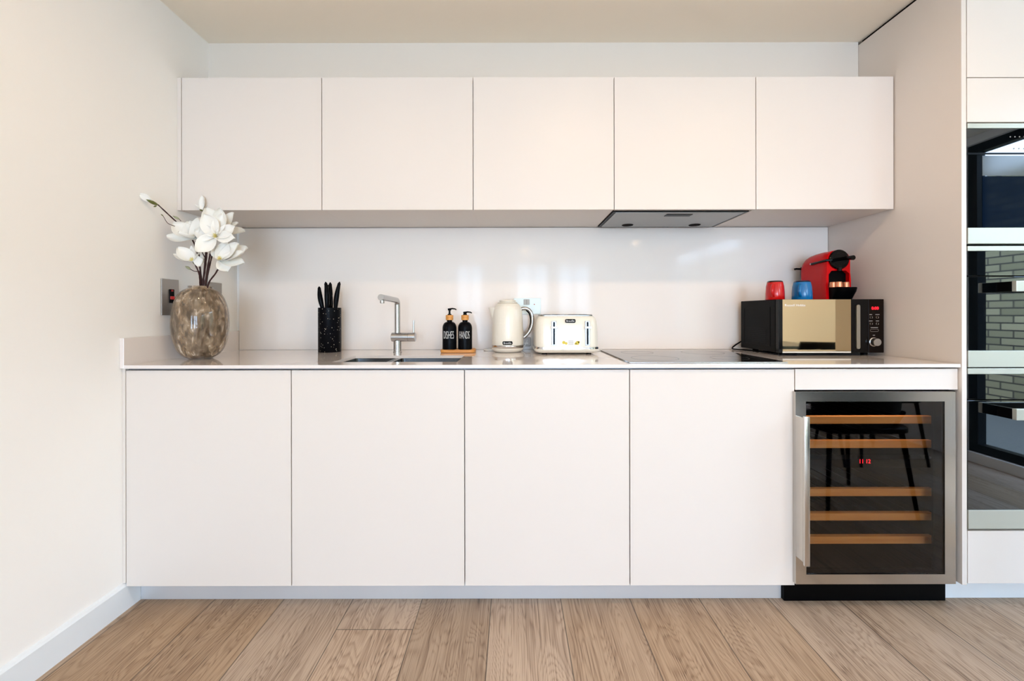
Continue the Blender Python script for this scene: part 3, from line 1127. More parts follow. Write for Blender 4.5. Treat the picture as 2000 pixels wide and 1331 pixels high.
lathe('lid', (EX, EY, z0), [(0, 0.234), (0.047, 0.234), (0.048, 0.237), (0.043, 0.2395), (0.037, 0.240), (0.037, 0.2425), (0.041, 0.2440), (0.039, 0.2475), (0.028, 0.2515), (0, 0.2535)], CREAM, ket, 48)
# spout, to the left
bm = bmesh.new()
rings = []
for z, out, wd in ((0.135, 0.072, 0.010), (0.16, 0.077, 0.017), (0.185, 0.084, 0.022), (0.205, 0.090, 0.024), (0.213, 0.093, 0.024)):
    rr_ = []
    inner = 0.066 if z < 0.2 else 0.062
    for k in range(13):
        a = -1 + 2 * k / 12
        x = -(inner + (out - inner) * (1 - abs(a) ** 2.2))
        rr_.append(Vector((EX + x, EY + wd * a, z0 + z)))
    rr_ += [Vector((EX - inner + 0.01, EY + wd, z0 + z)), Vector((EX - inner + 0.01, EY - wd, z0 + z))]
    rings.append(rr_)
aloft(bm, rings)
mesh('spout', bm, CREAM, ket, True, 60)
# handle
hp = [(0.066, 0.206), (0.080, 0.209), (0.098, 0.205), (0.113, 0.188), (0.1195, 0.158), (0.116, 0.125), (0.104, 0.098), (0.088, 0.078), (0.0775, 0.070)]
hd = tube('handle', [(EX + a, EY, z0 + b) for a, b in hp], 0.0088, SATIN, ket, 14, 1.3, smooth=True)
tube('grip_inlay', [(EX + a - 0.0070, EY, z0 + b - 0.004) for a, b in hp[2:-1]], 0.0052, BLACK, hd, 10, 1.3, smooth=True)


def badge(cx, cz, y, w, h, parent, text, bend=None):
    if bend:
        yc, rad = bend
        bm = bmesh.new()
        rings = []
        cr = h * 0.3
        for k in range(25):
            x = -w / 2 + w * k / 24
            e = abs(x) - (w / 2 - cr)
            hz = h / 2 - (cr - math.sqrt(max(cr * cr - e * e, 0)) if e > 0 else 0)
            rings.append([Vector((cx + r_ * math.sin(x / rad), yc - r_ * math.cos(x / rad), cz + z)) for r_, z in ((rad - 0.002, -hz), (rad + 0.0012, -hz), (rad + 0.0012, hz), (rad - 0.002, hz))])
        aloft(bm, rings)
        b = mesh('badge', bm, BADGE, parent, False)
        lettering('lettering', text, cx, cz, 0, w * 0.78, h * 0.46, PRINT, b, bend=(yc, rad + 0.0014))
    else:
        b = yplate('badge', cx, cz, w, h, y - 0.0016, y, h * 0.3, BADGE, parent, 0.0003)
        lettering('lettering', text, cx, cz, y - 0.0017, w * 0.78, h * 0.46, PRINT, b)


badge(EX, pz(670.5, 1.945), 0, 0.047, 0.0165, ket, 'Breville', bend=(EY, 0.0768))

# ------------------------------------------------------------------ toaster
OX, OY0, OW, OD = px(1107.5, 1.885), 1.872, 0.284, 0.235
OYC = OY0 + OD / 2
toa = thing('toaster', (OX, OYC, WT), 'cream four-slice toaster with two front levers and a paper sticker', 'toaster')
for sx_ in (-1, 1):
    for sy_ in (-1, 1):
        lathe('foot', (OX + sx_ * 0.10, OYC + sy_ * 0.085, WT), [(0, 0.0003), (0.012, 0.0003), (0.012, 0.008), (0, 0.008)], BLACK, toa, 16)
vprism('base', (OX, OYC), OW + 0.012, OD + 0.008, [(WT + 0.006, 0.018), (WT + 0.011, 0.006), (WT + 0.020, 0.0), (WT + 0.0235, 0.001)], 0.045, CREAM, toa, 10)
vprism('chrome_band', (OX, OYC), OW + 0.004, OD + 0.003, [(WT + 0.0238, 0.0), (WT + 0.033, 0.0)], 0.042, CHROME, toa, 10)
vprism('body', (OX, OYC), OW, OD, [(WT + 0.0333, 0.0005), (WT + 0.06, 0.0), (WT + 0.12, 0.0015), (WT + 0.150, 0.005), (WT + 0.164, 0.011), (WT + 0.172, 0.020)], 0.042, CREAMQ, toa, 12)
TRIMC = M('toaster_trim_metal', (150, 150, 148), 0.3, 0.9)
tp_ = vprism('top_plate', (OX, OYC), OW - 0.046, OD - 0.046, [(WT + 0.1725, 0.0), (WT + 0.1765, 0.0), (WT + 0.1785, 0.002)], 0.02, TRIMC, toa, 8)
for sx_ in (-1, 1):
    for dx2 in (-0.022, 0.022):
        xx = OX + sx_ * 0.062 + dx2
        box('bread_slot', xx - 0.011, xx + 0.011, OYC - 0.075, OYC + 0.075, WT + 0.1787, WT + 0.1797, BLACK, tp_, bev=0)
fy = OY0 + 0.0005
for xx in (px(1082, fy), px(1147.5, fy)):
    zc = pz(651.5, fy)
    s_ = yplate('lever_slot', xx, zc, 0.0215, 0.109, fy - 0.0025, fy + 0.006, 0.003, TRIMC, toa, 0.0008)
    yplate('slot_opening', xx, zc, 0.0075, 0.101, fy - 0.0030, fy - 0.0026, 0.002, BLACK, s_, 0.0001)
    lz = pz(640, fy)
    box('lever', xx - 0.0145, xx + 0.0155, fy - 0.021, fy - 0.0032, lz - 0.0045, lz + 0.0045, CHROME, s_, bev=0.0015)
badge(px(1114, fy), pz(627.5, fy), fy + 0.001, 0.046, 0.0165, toa, 'Breville')
stk = yplate('sticker', px(1114.5, fy), pz(670.5, fy), 0.088, 0.033, fy - 0.0006, fy + 0.0008, 0.001, M('sticker_paper', (236, 232, 226), 0.4), toa, 0.0002)
YEL = M('sticker_yellow', (214, 192, 60), 0.5)
for (qx, qz, qr) in ((-0.031, 0.002, 0.0075), (-0.020, -0.002, 0.006), (0.030, 0.000, 0.009), (0.036, 0.004, 0.005), (0.022, -0.004, 0.005)):
    lathe('printed_picture', (px(1114.5, fy) + qx, fy - 0.0009, pz(670.5, fy) + qz), [(0, 0), (qr, 0), (qr, 0.0003)], YEL, stk, 7, 'Y')
bm = bmesh.new()
for k in range(4):
    abox(bm, px(1114.5, fy) - 0.010, px(1114.5, fy) + 0.012, fy - 0.0009, fy - 0.0006, pz(670.5, fy) + 0.008 - k * 0.005, pz(670.5, fy) + 0.0095 - k * 0.005)
mesh('printed_lines', bm, GREYPRINT, stk)
yplate('front_button', OX + 0.133, WT + 0.0285, 0.014, 0.009, fy + 0.0105, fy + 0.04, 0.002, BLACKG, toa)

# white cords lying on the worktop
c = tube('power_cord', [(EX - 0.055, 2.10, WT + 0.004), (EX - 0.10, 2.112, WT + 0.004), (EX - 0.118, 2.085, WT + 0.004), (EX - 0.095, 2.06, WT + 0.004), (EX - 0.0, 2.105, WT + 0.004), (EX + 0.06, 2.11, WT + 0.004), (EX + 0.085, 2.123, WT + 0.02), (px(1030, 2.12), 2.124, WT + 0.05)], 0.0032, WHITE, ket, 10, smooth=True)
c = tube('power_cord', [(OX + 0.06, 2.118, WT + 0.004), (OX + 0.12, 2.120, WT + 0.004), (OX + 0.185, 2.09, WT + 0.004), (OX + 0.190, 2.055, WT + 0.0038), (OX + 0.157, 2.03, WT + 0.004)], 0.0032, WHITE, toa, 10, smooth=True)
pg = thing('power_plug', (px(1030, 2.12), 2.13, pz(671, 2.12)), 'small grey and white plug low on the wall beside the kettle', 'plug')
yplate('shell', px(1029, 2.12), pz(668, 2.12), 0.040, 0.046, 2.122, 2.1395, 0.006, M('grey_plastic', (188, 184, 180), 0.5), pg, 0.002)
yplate('fuse_tab', px(1028, 2.12), pz(671, 2.12), 0.020, 0.007, 2.1205, 2.1222, 0.001, WHITE, pg, 0.0004)

# ------------------------------------------------------------------ sockets and switches
so_ = thing('wall_socket', (px(1030, YB), YB, pz(600, YB)), 'white glass switch plate on the splashback behind the kettle handle', 'socket')
yplate('plate', px(1029.5, YB), pz(598.5, YB), px(1056, YB) - px(1003, YB), 0.0815, YB - 0.007, YB - 0.0003, 0.003, WHITEG, so_, 0.001)
r_ = yplate('rocker', px(1028.5, YB), pz(590.5, YB), 0.031, 0.028, YB - 0.0095, YB - 0.007, 0.003, M('grey_rocker', (130, 118, 104), 0.35, 0.4), so_, 0.0006)
box('rocker_split', px(1028.5, YB) - 0.0006, px(1028.5, YB) + 0.0006, YB - 0.0099, YB - 0.0094, pz(595, YB), pz(586, YB), BLACK, r_, bev=0)
lathe('indicator', (px(1043.5, YB), YB - 0.0075, pz(595, YB)), [(0, -0.0008), (0.003, -0.0006), (0.0032, 0.0004)], M('amber_dot', (190, 110, 80), 0.4), so_, 12, 'Y')


def lplate(y0, y1, z0, z1, label, sw):
    t = thing('wall_switch', (XL, (y0 + y1) / 2, z0), label, 'switch')
    box('plate', XL + 0.0003, XL + 0.006, y0, y1, z0, z1, PLATE, t, bev=0.001)
    if sw:
        yc = (y0 + y1) / 2 + 0.004
        zc = 1.147
        k = box('rocker', XL + 0.0062, XL + 0.010, yc - 0.0115, yc + 0.0115, zc - 0.028, zc + 0.029, BLACK, t, bev=0.001)
        box('neon', XL + 0.0102, XL + 0.012, yc - 0.0105, yc + 0.0105, zc - 0.013, zc - 0.0, M('neon_red', (220, 20, 14), 0.3), k, bev=0.001)
        box('red_mark', XL + 0.0102, XL + 0.011, yc - 0.005, yc + 0.005, zc + 0.020, zc + 0.026, M('mark_red', (180, 20, 24), 0.4), k, bev=0.0003)


lplate(1.683, 1.768, 1.069, 1.217, 'steel switch plate with black and red rocker on left wall beside the vase', True)
lplate(1.945, 2.031, 1.075, 1.222, 'blank steel plate on left wall, partly hidden behind the vase', False)

# ------------------------------------------------------------------ microwave
MX0, MX1, MY0, MY1, MZ0, MZ1 = 1.1445, 1.597, 1.800, 2.100, WT + 0.013, 1.1325
mw = thing('microwave', ((MX0 + MX1) / 2, (MY0 + MY1) / 2, WT), 'black microwave with a mirrored door in the right corner of the worktop', 'microwave')
for xx in (MX0 + 0.045, MX1 - 0.045):
    for yy in (MY0 + 0.05, MY1 - 0.05):
        lathe('foot', (xx, yy, WT), [(0, 0.0003), (0.013, 0.0003), (0.014, 0.013), (0, 0.013)], BLACK, mw, 16)
bd = box('body', MX0, MX1, MY0 + 0.022, MY1, MZ0, MZ1, M('black_casing', (6, 6, 6), 0.34), mw, bev=0.003)
bm = bmesh.new()     # pressed side pattern
xs_ = MX0 - 0.0012
for k in range(8):
    zz = MZ0 + 0.035 + k * 0.009
    abox(bm, xs_, MX0 + 0.001, 1.89, 2.04, zz, zz + 0.003)
for q in ((1.86, 2.07, 1.098, 1.101), (1.86, 2.07, 0.925, 0.928), (1.86, 1.863, 0.928, 1.098), (2.067, 2.07, 0.928, 1.098)):
    abox(bm, xs_, MX0 + 0.001, *q)
mesh('side_vent', bm, BLACK, bd)
dX0, dX1 = px(1528.5, MY0), px(1662, MY0)
door = box('door', MX0, px(1695.5, MY0), MY0 + 0.001, MY0 + 0.0215, MZ0, MZ1, BLACKG, mw, bev=0.0015)
box('mirror_pane', dX0, dX1, MY0, MY0 + 0.001, pz(687.5, MY0), MZ1 - 0.001, MIRROR, door, bev=0)
box('lower_trim', dX0, dX1, MY0 - 0.0003, MY0 + 0.001, pz(690.7, MY0), pz(688, MY0), M('pale_trim', (222, 214, 200), 0.4), door, bev=0)
yplate('handle', px(1677.5, MY0 - 0.006), pz(640, MY0 - 0.006), 0.015, 0.190, MY0 - 0.006, MY0 + 0.002, 0.007, M('handle_grey', (150, 140, 124), 0.35, 0.7), door, 0.0015)
lettering('lettering', 'Russell Hobbs', px(1553, MY0), pz(597.5, MY0), MY0 - 0.0002, 0.088, 0.0095, PRINT, door)
cp = box('control_panel', px(1696.5, MY0), MX1, MY0 + 0.001, MY0 + 0.0215, MZ0, MZ1, M('dark_brown_panel', (24, 17, 13), 0.22), mw, bev=0.0015)
cxm = px(1710, MY0)
lettering('display_digits', '0:00', px(1709.5, MY0), pz(603.5, MY0), MY0 + 0.0008, 0.030, 0.0125, REDLED, cp)
for bx in (1702, 1714):
    for by in (621.5, 634):
        lathe('button', (px(bx, MY0), MY0 + 0.0010, pz(by, MY0)), [(0.0046, 0), (0.0052, -0.001), (0.0058, 0)], SATIN, cp, 20, 'Y')
bm = bmesh.new()
rr_ = rrect(0.036, 0.011, 0.0054, 6)
ri = rrect(0.034, 0.009, 0.0044, 6)
o_ = [bm.verts.new((px(1708, MY0) + a, MY0 + 0.0004, pz(647, MY0) + b)) for a, b in rr_]
i_ = [bm.verts.new((px(1708, MY0) + a, MY0 + 0.0004, pz(647, MY0) + b)) for a, b in ri]
for k in range(len(o_)):
    j = (k + 1) % len(o_)
    bm.faces.new((o_[k], o_[j], i_[j], i_[k]))
mesh('start_button', bm, SATIN, cp)
for (ax_, az_, aw) in ((1701, 616, 5), (1714, 616, 8), (1701, 628.5, 7), (1714, 628.5, 6), (1708, 641.5, 14), (1707, 656.5, 4)):
    box('printed_mark', px(ax_ - aw / 2, MY0), px(ax_ + aw / 2, MY0), MY0 + 0.0004, MY0 + 0.0012, pz(az_ + 0.6, MY0), pz(az_ - 0.6, MY0), GREYPRINT, cp, bev=0)
lathe('knob', (px(1706, MY0), MY0 + 0.001, pz(669.5, MY0)), [(0.0185, 0), (0.0195, -0.003), (0.0165, -0.005), (0.0165, -0.020), (0.0155, -0.022), (0, -0.0222)], SATIN, cp, 40, 'Y')
c = tube('power_cord', [(1.20, 2.122, 0.95), (1.15, 2.121, 0.925), (1.108, 2.113, WT + 0.008), (1.112, 2.070, WT + 0.0045), (1.145, 2.01, WT + 0.0045), (1.19, 1.93, WT + 0.0045), (1.27, 1.87, WT + 0.0045)], 0.0034, BLACK, mw, 10, smooth=True)


# ------------------------------------------------------------------ mugs (upside down)
def mug(cx, cy, w, mat, rim, label, rot):
    t = thing('mug', (cx, cy, MZ1), label, 'mug', 'upturned mugs on the microwave')
    H = 0.0845
    R0, R1 = w / 2, w / 2 * 0.80
    prof = [(R0 - 0.004, 0.004), (R0 - 0.003, 0.0006), (R0 - 0.0012, 0.0003), (R0, 0.002), (R0 * 0.985, H * 0.35), (R0 * 0.93, H * 0.7), (R1 + 0.001, H - 0.007)]
    b = lathe('cup', (cx, cy, MZ1), prof, mat, t, 48, auto=60)
    prof = [(R1 + 0.001, H - 0.0068), (R1 - 0.001, H - 0.002), (R1 - 0.005, H), (0, H - 0.0005)]
    lathe('foot', (cx, cy, MZ1), prof, rim, t, 48, auto=60)
    pts = []
    for k in range(9):
        a = -1.25 + 2.5 * k / 8
        pts.append(Vector((0, -(R0 * 0.93 + 0.032 * math.cos(a) - 0.011), H * 0.47 + 0.027 * math.sin(a))))
    bm = bmesh.new()
    atube(bm, pts, 0.0052, 12, True, 1.25)
    bmesh.ops.transform(bm, matrix=Matrix.Translation((cx, cy, MZ1)) @ Matrix.Rotation(rot, 4, 'Z'), verts=bm.verts)
    mesh('handle', bm, mat, t, True, 60)


mug(px(1513.5, 1.87), 1.87, 0.0755, REDM, RIMD, 'red glazed mug turned upside down, on the left of the microwave', -0.75)
mug(px(1566.5, 1.87), 1.87, 0.0795, BLUEM, RIMB, 'blue glazed mug turned upside down, beside the coffee machine', -0.75)

# ------------------------------------------------------------------ coffee machine
QF = 1.895
qx0, qx1 = px(1613, QF), px(1663, QF)
QX = (qx0 + qx1) / 2
qb, qt = MZ1, pz(489.5, QF)
HW = (qx1 - qx0) / 2
zc_h = pz(508.5, QF)
cm = thing('coffee_machine', (QX, 1.97, MZ1), 'glossy red capsule coffee machine with black round head, on the microwave', 'coffee machine')


def arch(hw_b, hw_t, zb, zt, n=24):
    """outline of the front: flared foot, straight sides, round top"""
    out = [Vector((hw_b, zb)), Vector((hw_b, zb + (zt - zb) * 0.25)), Vector((hw_b * 0.99, zb + (zt - zb) * 0.40)), Vector((hw_t, zb + (zt - zb) * 0.55))]
    r = hw_t
    cz = zt - r * 0.95
    for k in range(n + 1):
        a = PI * k / n
        ca, sa = math.cos(a), math.sin(a)
        e = 0.86
        out.append(Vector((r * math.copysign(abs(ca) ** e, ca), cz + r * 0.95 * abs(sa) ** e)))
    out += [Vector((-p.x, p.y)) for p in (out[3], out[2], out[1], out[0])]
    return out


def sect(Y, s, dz, hwb=HW, hwt=HW * 0.93):
    zt2 = qt - dz
    return [Vector((QX + p.x, Y, p.y)) for p in arch(hwb * s, hwt * s, qb + 0.0005, zt2)]


bm = bmesh.new()
aloft(bm, [sect(1.925, 1, 0.0), sect(1.96, 1.0, 0.000), sect(2.0, 1.0, 0.002), sect(2.03, 1.0, 0.006), sect(2.048, 1.0, 0.012), sect(2.060, 0.99, 0.022), sect(2.066, 0.97, 0.034), sect(2.069, 0.93, 0.046)])
bodyq = mesh('body', bm, RED, cm, True, 50)
# front frame with an opening for the cup bay
outer = [Vector((QX + p.x, p.y)) for p in arch(HW, HW * 0.93, qb + 0.0005, qt)]
bz0, bz1 = qb + 0.004, pz(530, QF)
bcx, bcz = QX + 0.002, (bz0 + bz1) / 2
inn = []
iw, ih, ir = HW * 1.62, (bz1 - bz0), 0.016
for p in outer:
    d = Vector((p.x - bcx, p.y - bcz))
    best = 9
    rr_ = rrect(iw, ih, ir, 8)
    # intersection of the ray with the rounded rectangle
    for k in range(len(rr_)):
        a, b = Vector(rr_[k]), Vector(rr_[(k + 1) % len(rr_)])
        e = b - a
        den = d.x * e.y - d.y * e.x
        if abs(den) < 1e-9:
            continue
        tt = (a.x * e.y - a.y * e.x) / den
        ss = (a.x * d.y - a.y * d.x) / den
        if tt > 0 and -1e-6 <= ss <= 1 + 1e-6:
            best = min(best, tt)
    inn.append(Vector((bcx + d.x * best, bcz + d.y * best)))
bm = bmesh.new()
lay = []
cen = Vector((QX, (qb + qt) / 2))
for Y, pts, sh in ((1.9248, outer, 0), (QF + 0.003, outer, 0), (QF, outer, 0.025), (QF, inn, 0), (1.9248, inn, 0)):
    lay.append([bm.verts.new((p.x + (cen.x - p.x) * sh, Y, p.y + (cen.y - p.y) * sh)) for p in pts])
nO = len(outer)
for a, b in zip(lay, lay[1:] + lay[:1]):
    for k in range(nO):
        j = (k + 1) % nO
        bm.faces.new((a[k], a[j], b[j], b[k]))
mesh('front_frame', bm, RED, cm, True, 35)
bm = bmesh.new()
aloft(bm, [[Vector((bcx + a * 0.985, Y, bcz + b * 0.985)) for a, b in rrect(iw, ih, ir, 8)] for Y in (1.9150, 1.9245)])
mesh('cup_bay', bm, BLACK, cm)
hd_ = lathe('brew_head', (px(1637.5, QF), QF - 0.0003, zc_h), [(0.0445, 0), (0.0445, -0.006), (0.041, -0.010), (0.030, -0.0105), (0.028, -0.009), (0, -0.009)], BLACKG, cm, 48, 'Y')
hcx = px(1637.5, QF)
tube('grip', [(hcx + 0.002, QF - 0.0095, zc_h + 0.001), (hcx + 0.006, QF - 0.04, zc_h + 0.0015), (hcx + 0.007, QF - 0.075, zc_h - 0.001)], [0.008, 0.0085, 0.0105], BLACKG, hd_, 18)
tube('nozzle', [(hcx, QF - 0.006, zc_h - 0.036), (hcx, QF - 0.008, bz1 - 0.004)], 0.009, BLACKG, hd_, 16)
tube('lever_arm', [(QX - HW * 0.93 - 0.004, 1.985, zc_h - 0.010), (QX - HW * 0.93 - 0.004, 1.94, zc_h - 0.007), (QX - HW * 0.93 - 0.004, 1.89, zc_h - 0.004), (QX - 0.036, QF - 0.006, zc_h - 0.003)], [0.0058, 0.0050, 0.0055, 0.0055], BLACKG, cm, 14)
lathe('pivot', (QX - HW * 0.93 - 0.0102, 1.985, zc_h - 0.010), [(0, 0), (0.0035, 0), (0.0035, 0.004)], SATIN, cm, 16, 'X')
# drip tray: D shaped, sloped underside
bm = bmesh.new()
tzt = pz(563, 1.87)


def dsh(z, reach, wd):
    r = [Vector((QX + 0.002 - wd, 1.9140, z))]
    for k in range(17):
        a = PI + PI * k / 16
        ca, sa = math.cos(a), math.sin(a)
        r.append(Vector((QX + 0.002 + wd * math.copysign(abs(ca) ** 0.5, ca), 1.893 - reach * abs(sa) ** 0.6, z)))
    r.append(Vector((QX + 0.002 + wd, 1.9140, z)))
    return r


wd_ = iw / 2 * 0.975
aloft(bm, [dsh(qb + 0.0006, 0.001, wd_), dsh(qb + 0.0012, 0.026, wd_), dsh(tzt - 0.018, 0.058, wd_), dsh(tzt - 0.002, 0.064, wd_), dsh(tzt, 0.062, wd_ - 0.002)])
trq = mesh('drip_tray', bm, BLACK, cm, True, 40)
# water tank at the back
tank = M('smoke_tank', (60, 56, 54), 0.1, coat=0.4)
bm = bmesh.new()
rings = []
for z, s in ((qb + 0.012, 0.9), (qb + 0.02, 1.0), (qb + 0.165, 1.0), (qb + 0.170, 0.94)):
    rings.append([Vector((QX + a * s, 2.0905 + b * s, z)) for a, b in rrect(0.070, 0.038, 0.015, 6)])
aloft(bm, rings)
tk = mesh('water_tank', bm, tank, cm, True, 40)
tube('tank_handle', [(QX - 0.034, 2.092, qb + 0.160), (QX - 0.060, 2.092, qb + 0.161), (QX - 0.066, 2.092, qb + 0.159)], 0.005, BLACK, tk, 10)
# capsules on the tray
for xx, yy, lab in ((1627, 1.870, 'copper foil coffee capsule, leftmost of the three on the drip tray'),
                    (1638.5, 1.850, 'copper foil coffee capsule, middle of the three on the drip tray'),
                    (1652, 1.870, 'copper foil coffee capsule, rightmost of the three on the drip tray')):
    c = lathe('coffee_capsule', (px(xx, yy), yy, tzt), [(0, 0.0003), (0.0142, 0.0003), (0.0146, 0.0014), (0.0132, 0.002), (0.0122, 0.022), (0.010, 0.0245), (0, 0.025)], COPPER, None, 28)
    tag(c, lab, 'capsule', 'coffee capsules on the drip tray')


# ------------------------------------------------------------------ vase and magnolias
def vase_mat():
    m = M('mottled_glass', (130, 104, 84), 0.06, coat=0.5)
    N, L = m.node_tree.nodes, m.node_tree.links
    b = N['Principled BSDF']
    t = N.new('ShaderNodeTexCoord')
    mp = N.new('ShaderNodeMapping')
    mp.inputs['Scale'].default_value = (1, 1, 0.5)
    L.new(t.outputs['Object'], mp.inputs[0])
    n = N.new('ShaderNodeTexNoise')
    n.inputs['Scale'].default_value = 56
    n.inputs['Detail'].default_value = 4
    n.inputs['Distortion'].default_value = 0.8
    L.new(mp.outputs[0], n.inputs['Vector'])
    r = N.new('ShaderNodeValToRGB')
    e = r.color_ramp.elements
    e[0].position = 0.36
    e[0].color = (*lin((98, 80, 60)), 1)
    e[1].position = 0.70
    e[1].color = (*lin((226, 208, 188)), 1)
    x = e.new(0.5)
    x.color = (*lin((150, 126, 100)), 1)
    x = e.new(0.60)
    x.color = (*lin((172, 150, 124)), 1)
    L.new(n.outputs['Fac'], r.inputs[0])
    L.new(r.outputs[0], b.inputs['Base Color'])
    # patchy see-through glass
    n2 = N.new('ShaderNodeTexNoise')
    n2.inputs['Scale'].default_value = 14
    L.new(mp.outputs[0], n2.inputs['Vector'])
    al = N.new('ShaderNodeMapRange')
    al.inputs['From Min'].default_value = 0.4
    al.inputs['From Max'].default_value = 0.6
    al.inputs['To Min'].default_value = 0.38
    al.inputs['To Max'].default_value = 0.86
    L.new(n2.outputs['Fac'], al.inputs['Value'])
    L.new(al.outputs[0], b.inputs['Alpha'])
    return m


VX, VY = px(392, 1.735), 1.735
VH = pz(561, 1.735) - WT
VR = 0.100
prof = []
for k in range(25):
    u = k / 24
    a = -PI / 2 + PI * u
    s = abs(math.sin(a)) ** 0.9 * (1 if a > 0 else -1)
    rr = VR * abs(math.cos(a)) ** 0.56
    zz = VH * 0.5 + VH * 0.5 * (abs(math.sin(a)) ** 1.0 * (1 if a > 0 else -1))
    if k in (0,):
        prof.append((0, 0.0006))
        prof.append((0.040, 0.0006))
        continue
    if rr < 0.043 and u > 0.5:
        continue
    if rr < 0.042:
        continue
    prof.append((rr, max(zz, 0.001)))
prof += [(0.0425, VH - 0.001), (0.044, VH + 0.005), (0.0415, VH + 0.006), (0.039, VH)]
inner_p = [(max(r - 0.004, 0), max(h, 0.006)) for r, h in reversed(prof[1:-4])]
prof += [(r, h) for r, h in inner_p] + [(0, 0.006)]
v = lathe('vase', (VX, VY, WT), prof, vase_mat(), None, 72, auto=60)
tag(v, 'rounded mottled brown glass vase at the left end of the worktop', 'vase')

BARK = M('branch_bark', (58, 28, 26), 0.6)
GREEN = M('bud_green', (96, 98, 40), 0.5)
GREY_G = M('pale_bud_green', (150, 152, 120), 0.55)


def petal_mat():
    m = M('magnolia_petal', (250, 246, 236), 0.5)
    b = m.node_tree.nodes['Principled BSDF']
    b.inputs['Subsurface Weight'].default_value = 0.25
    b.inputs['Subsurface Radius'].default_value = (0.01, 0.01, 0.008)
    b.inputs['Subsurface Scale'].default_value = 0.5
    return m


PETAL = petal_mat()
STAM = M('stamen_yellow', (232, 216, 140), 0.6)


def apetal(bm, base, direction, face, L_, W_, cup, curl):
    """spoon shaped petal leaving base along direction, inner side towards face"""
    d = direction.normalized()
    f = (face - d * face.dot(d)).normalized()
    s = d.cross(f)
    nu, nv = 9, 7
    g_ = []
    for i in range(nu):
        u = i / (nu - 1)
        wd = W_ / 2 * (0.16 + 0.95 * math.sin(PI * min(1, u * 0.90 + 0.04)) ** 0.8) * (1 - 0.55 * u ** 6)
        if i == nu - 1:
            wd *= 0.45
        along = L_ * (u - 0.10 * u * u * curl * curl)
        out = L_ * (-0.16 * math.sin(PI * u * 0.8) * curl + 0.22 * u * u * (0.55 - curl) * 0.6)
        row = []
        for j in range(nv):
            q = -1 + 2 * j / (nv - 1)
            rise = cup * W_ * 0.32 * (q * q) * (1 - 0.35 * u)
            row.append(bm.verts.new(base + d * along + s * (wd * q) + f * (out + rise)))
        g_.append(row)
    for i in range(nu - 1):
        for j in range(nv - 1):
            bm.faces.new((g_[i][j], g_[i][j + 1], g_[i + 1][j + 1], g_[i + 1][j]))


def blossom(parent, base, petals, L_, W_, center=None, stam=True):
    if stam:
        L_, W_ = L_ * 1.16, W_ * 1.30
    """petals = list of (dx, dy_up, depth) directions; facing = mean direction"""
    bm = bmesh.new()
    mean = Vector((0, 0, 0))
    ds = []
    for p in petals:
        v = Vector((p[0], p[2], p[1])).normalized()
        ds.append(v)
        mean += v
    face = center if center is not None else mean.normalized()
    face = face.normalized()
    for v, p in zip(ds, petals):
        k = p[3] if len(p) > 3 else 1.0
        kw = p[4] if len(p) > 4 else 1.0
        f = face if abs(face.dot(v)) < 0.97 else Vector((0, -1, 0.2))
        apetal(bm, base, v, f, L_ * k * random.uniform(0.95, 1.05), W_ * kw * random.uniform(0.93, 1.07), random.uniform(0.6, 1.0), random.uniform(0.2, 0.6))
    o = mesh('blossom', bm, PETAL, parent, True)
    md = o.modifiers.new('s', 'SOLIDIFY')
    md.thickness = 0.0009
    md = o.modifiers.new('d', 'SUBSURF')
    md.levels = md.render_levels = 1
    if stam:
        bm = bmesh.new()
        for k in range(16):
            a = k * 2.4
            rr = 0.0035 * math.sqrt(k / 16 * 2)
            tdir = (face + Vector((math.cos(a), 0, math.sin(a))) * 0.45).normalized()
            atube(bm, [base + face * 0.002, base + face * 0.006 + tdir * 0.006 + Vector((math.cos(a), 0, math.sin(a))) * rr, base + face * 0.006 + tdir * 0.010 + Vector((math.cos(a), 0, math.sin(a))) * rr * 1.4], [0.0011, 0.001, 0.0007], 5)
        mesh('stamens', bm, STAM, o, True)
    return o


def bud(parent, base, direction, L_, r, mat, name='bud'):
    d = direction.normalized()
    pts, rad = [], []
    for k in range(8):
        u = k / 7
        pts.append(base + d * L_ * u + Vector((0, 0, 0.0)))
        rad.append(max(0.0005, r * math.sin(PI * (0.12 + 0.88 * u)) ** 0.8))
    bm = bmesh.new()
    atube(bm, pts, rad, 10)
    return mesh(name, bm, mat, parent, True)


def branch(pts, r0, r1, label):
    P = []
    for p in pts:
        if p[0] < 50:
            P.append(Vector((VX + (p[0] - VX) * 0.6, p[1], p[2])))
        elif p[1] >= 550:
            P.append(P3(393 + (p[0] - 397) * 0.9, p[1], VY + (p[2] - VY) * 0.5))
        else:
            P.append(P3(*p))
    t = thing('magnolia_branch', P[0], label, 'flower branch', 'magnolia branches in the vase')
    q = catmull(P)
    bm = bmesh.new()
    n = len(q)
    rad = [1.3 * (r0 + (r1 - r0) * i / (n - 1)) * (1 + 0.12 * math.sin(i * 2.1)) for i in range(n)]
    atube(bm, q, rad, 8)
    mesh('stem', bm, BARK, t, True)
    return t, P[-1]


def twig(parent, pts, r=0.0011, name='twig'):
    P = [P3(*p) for p in pts]
    bm = bmesh.new()
    atube(bm, catmull(P, 4), [r * 1.2, r], 6)
    mesh(name, bm, BARK, parent, True)
    return P


vb = WT + 0.012
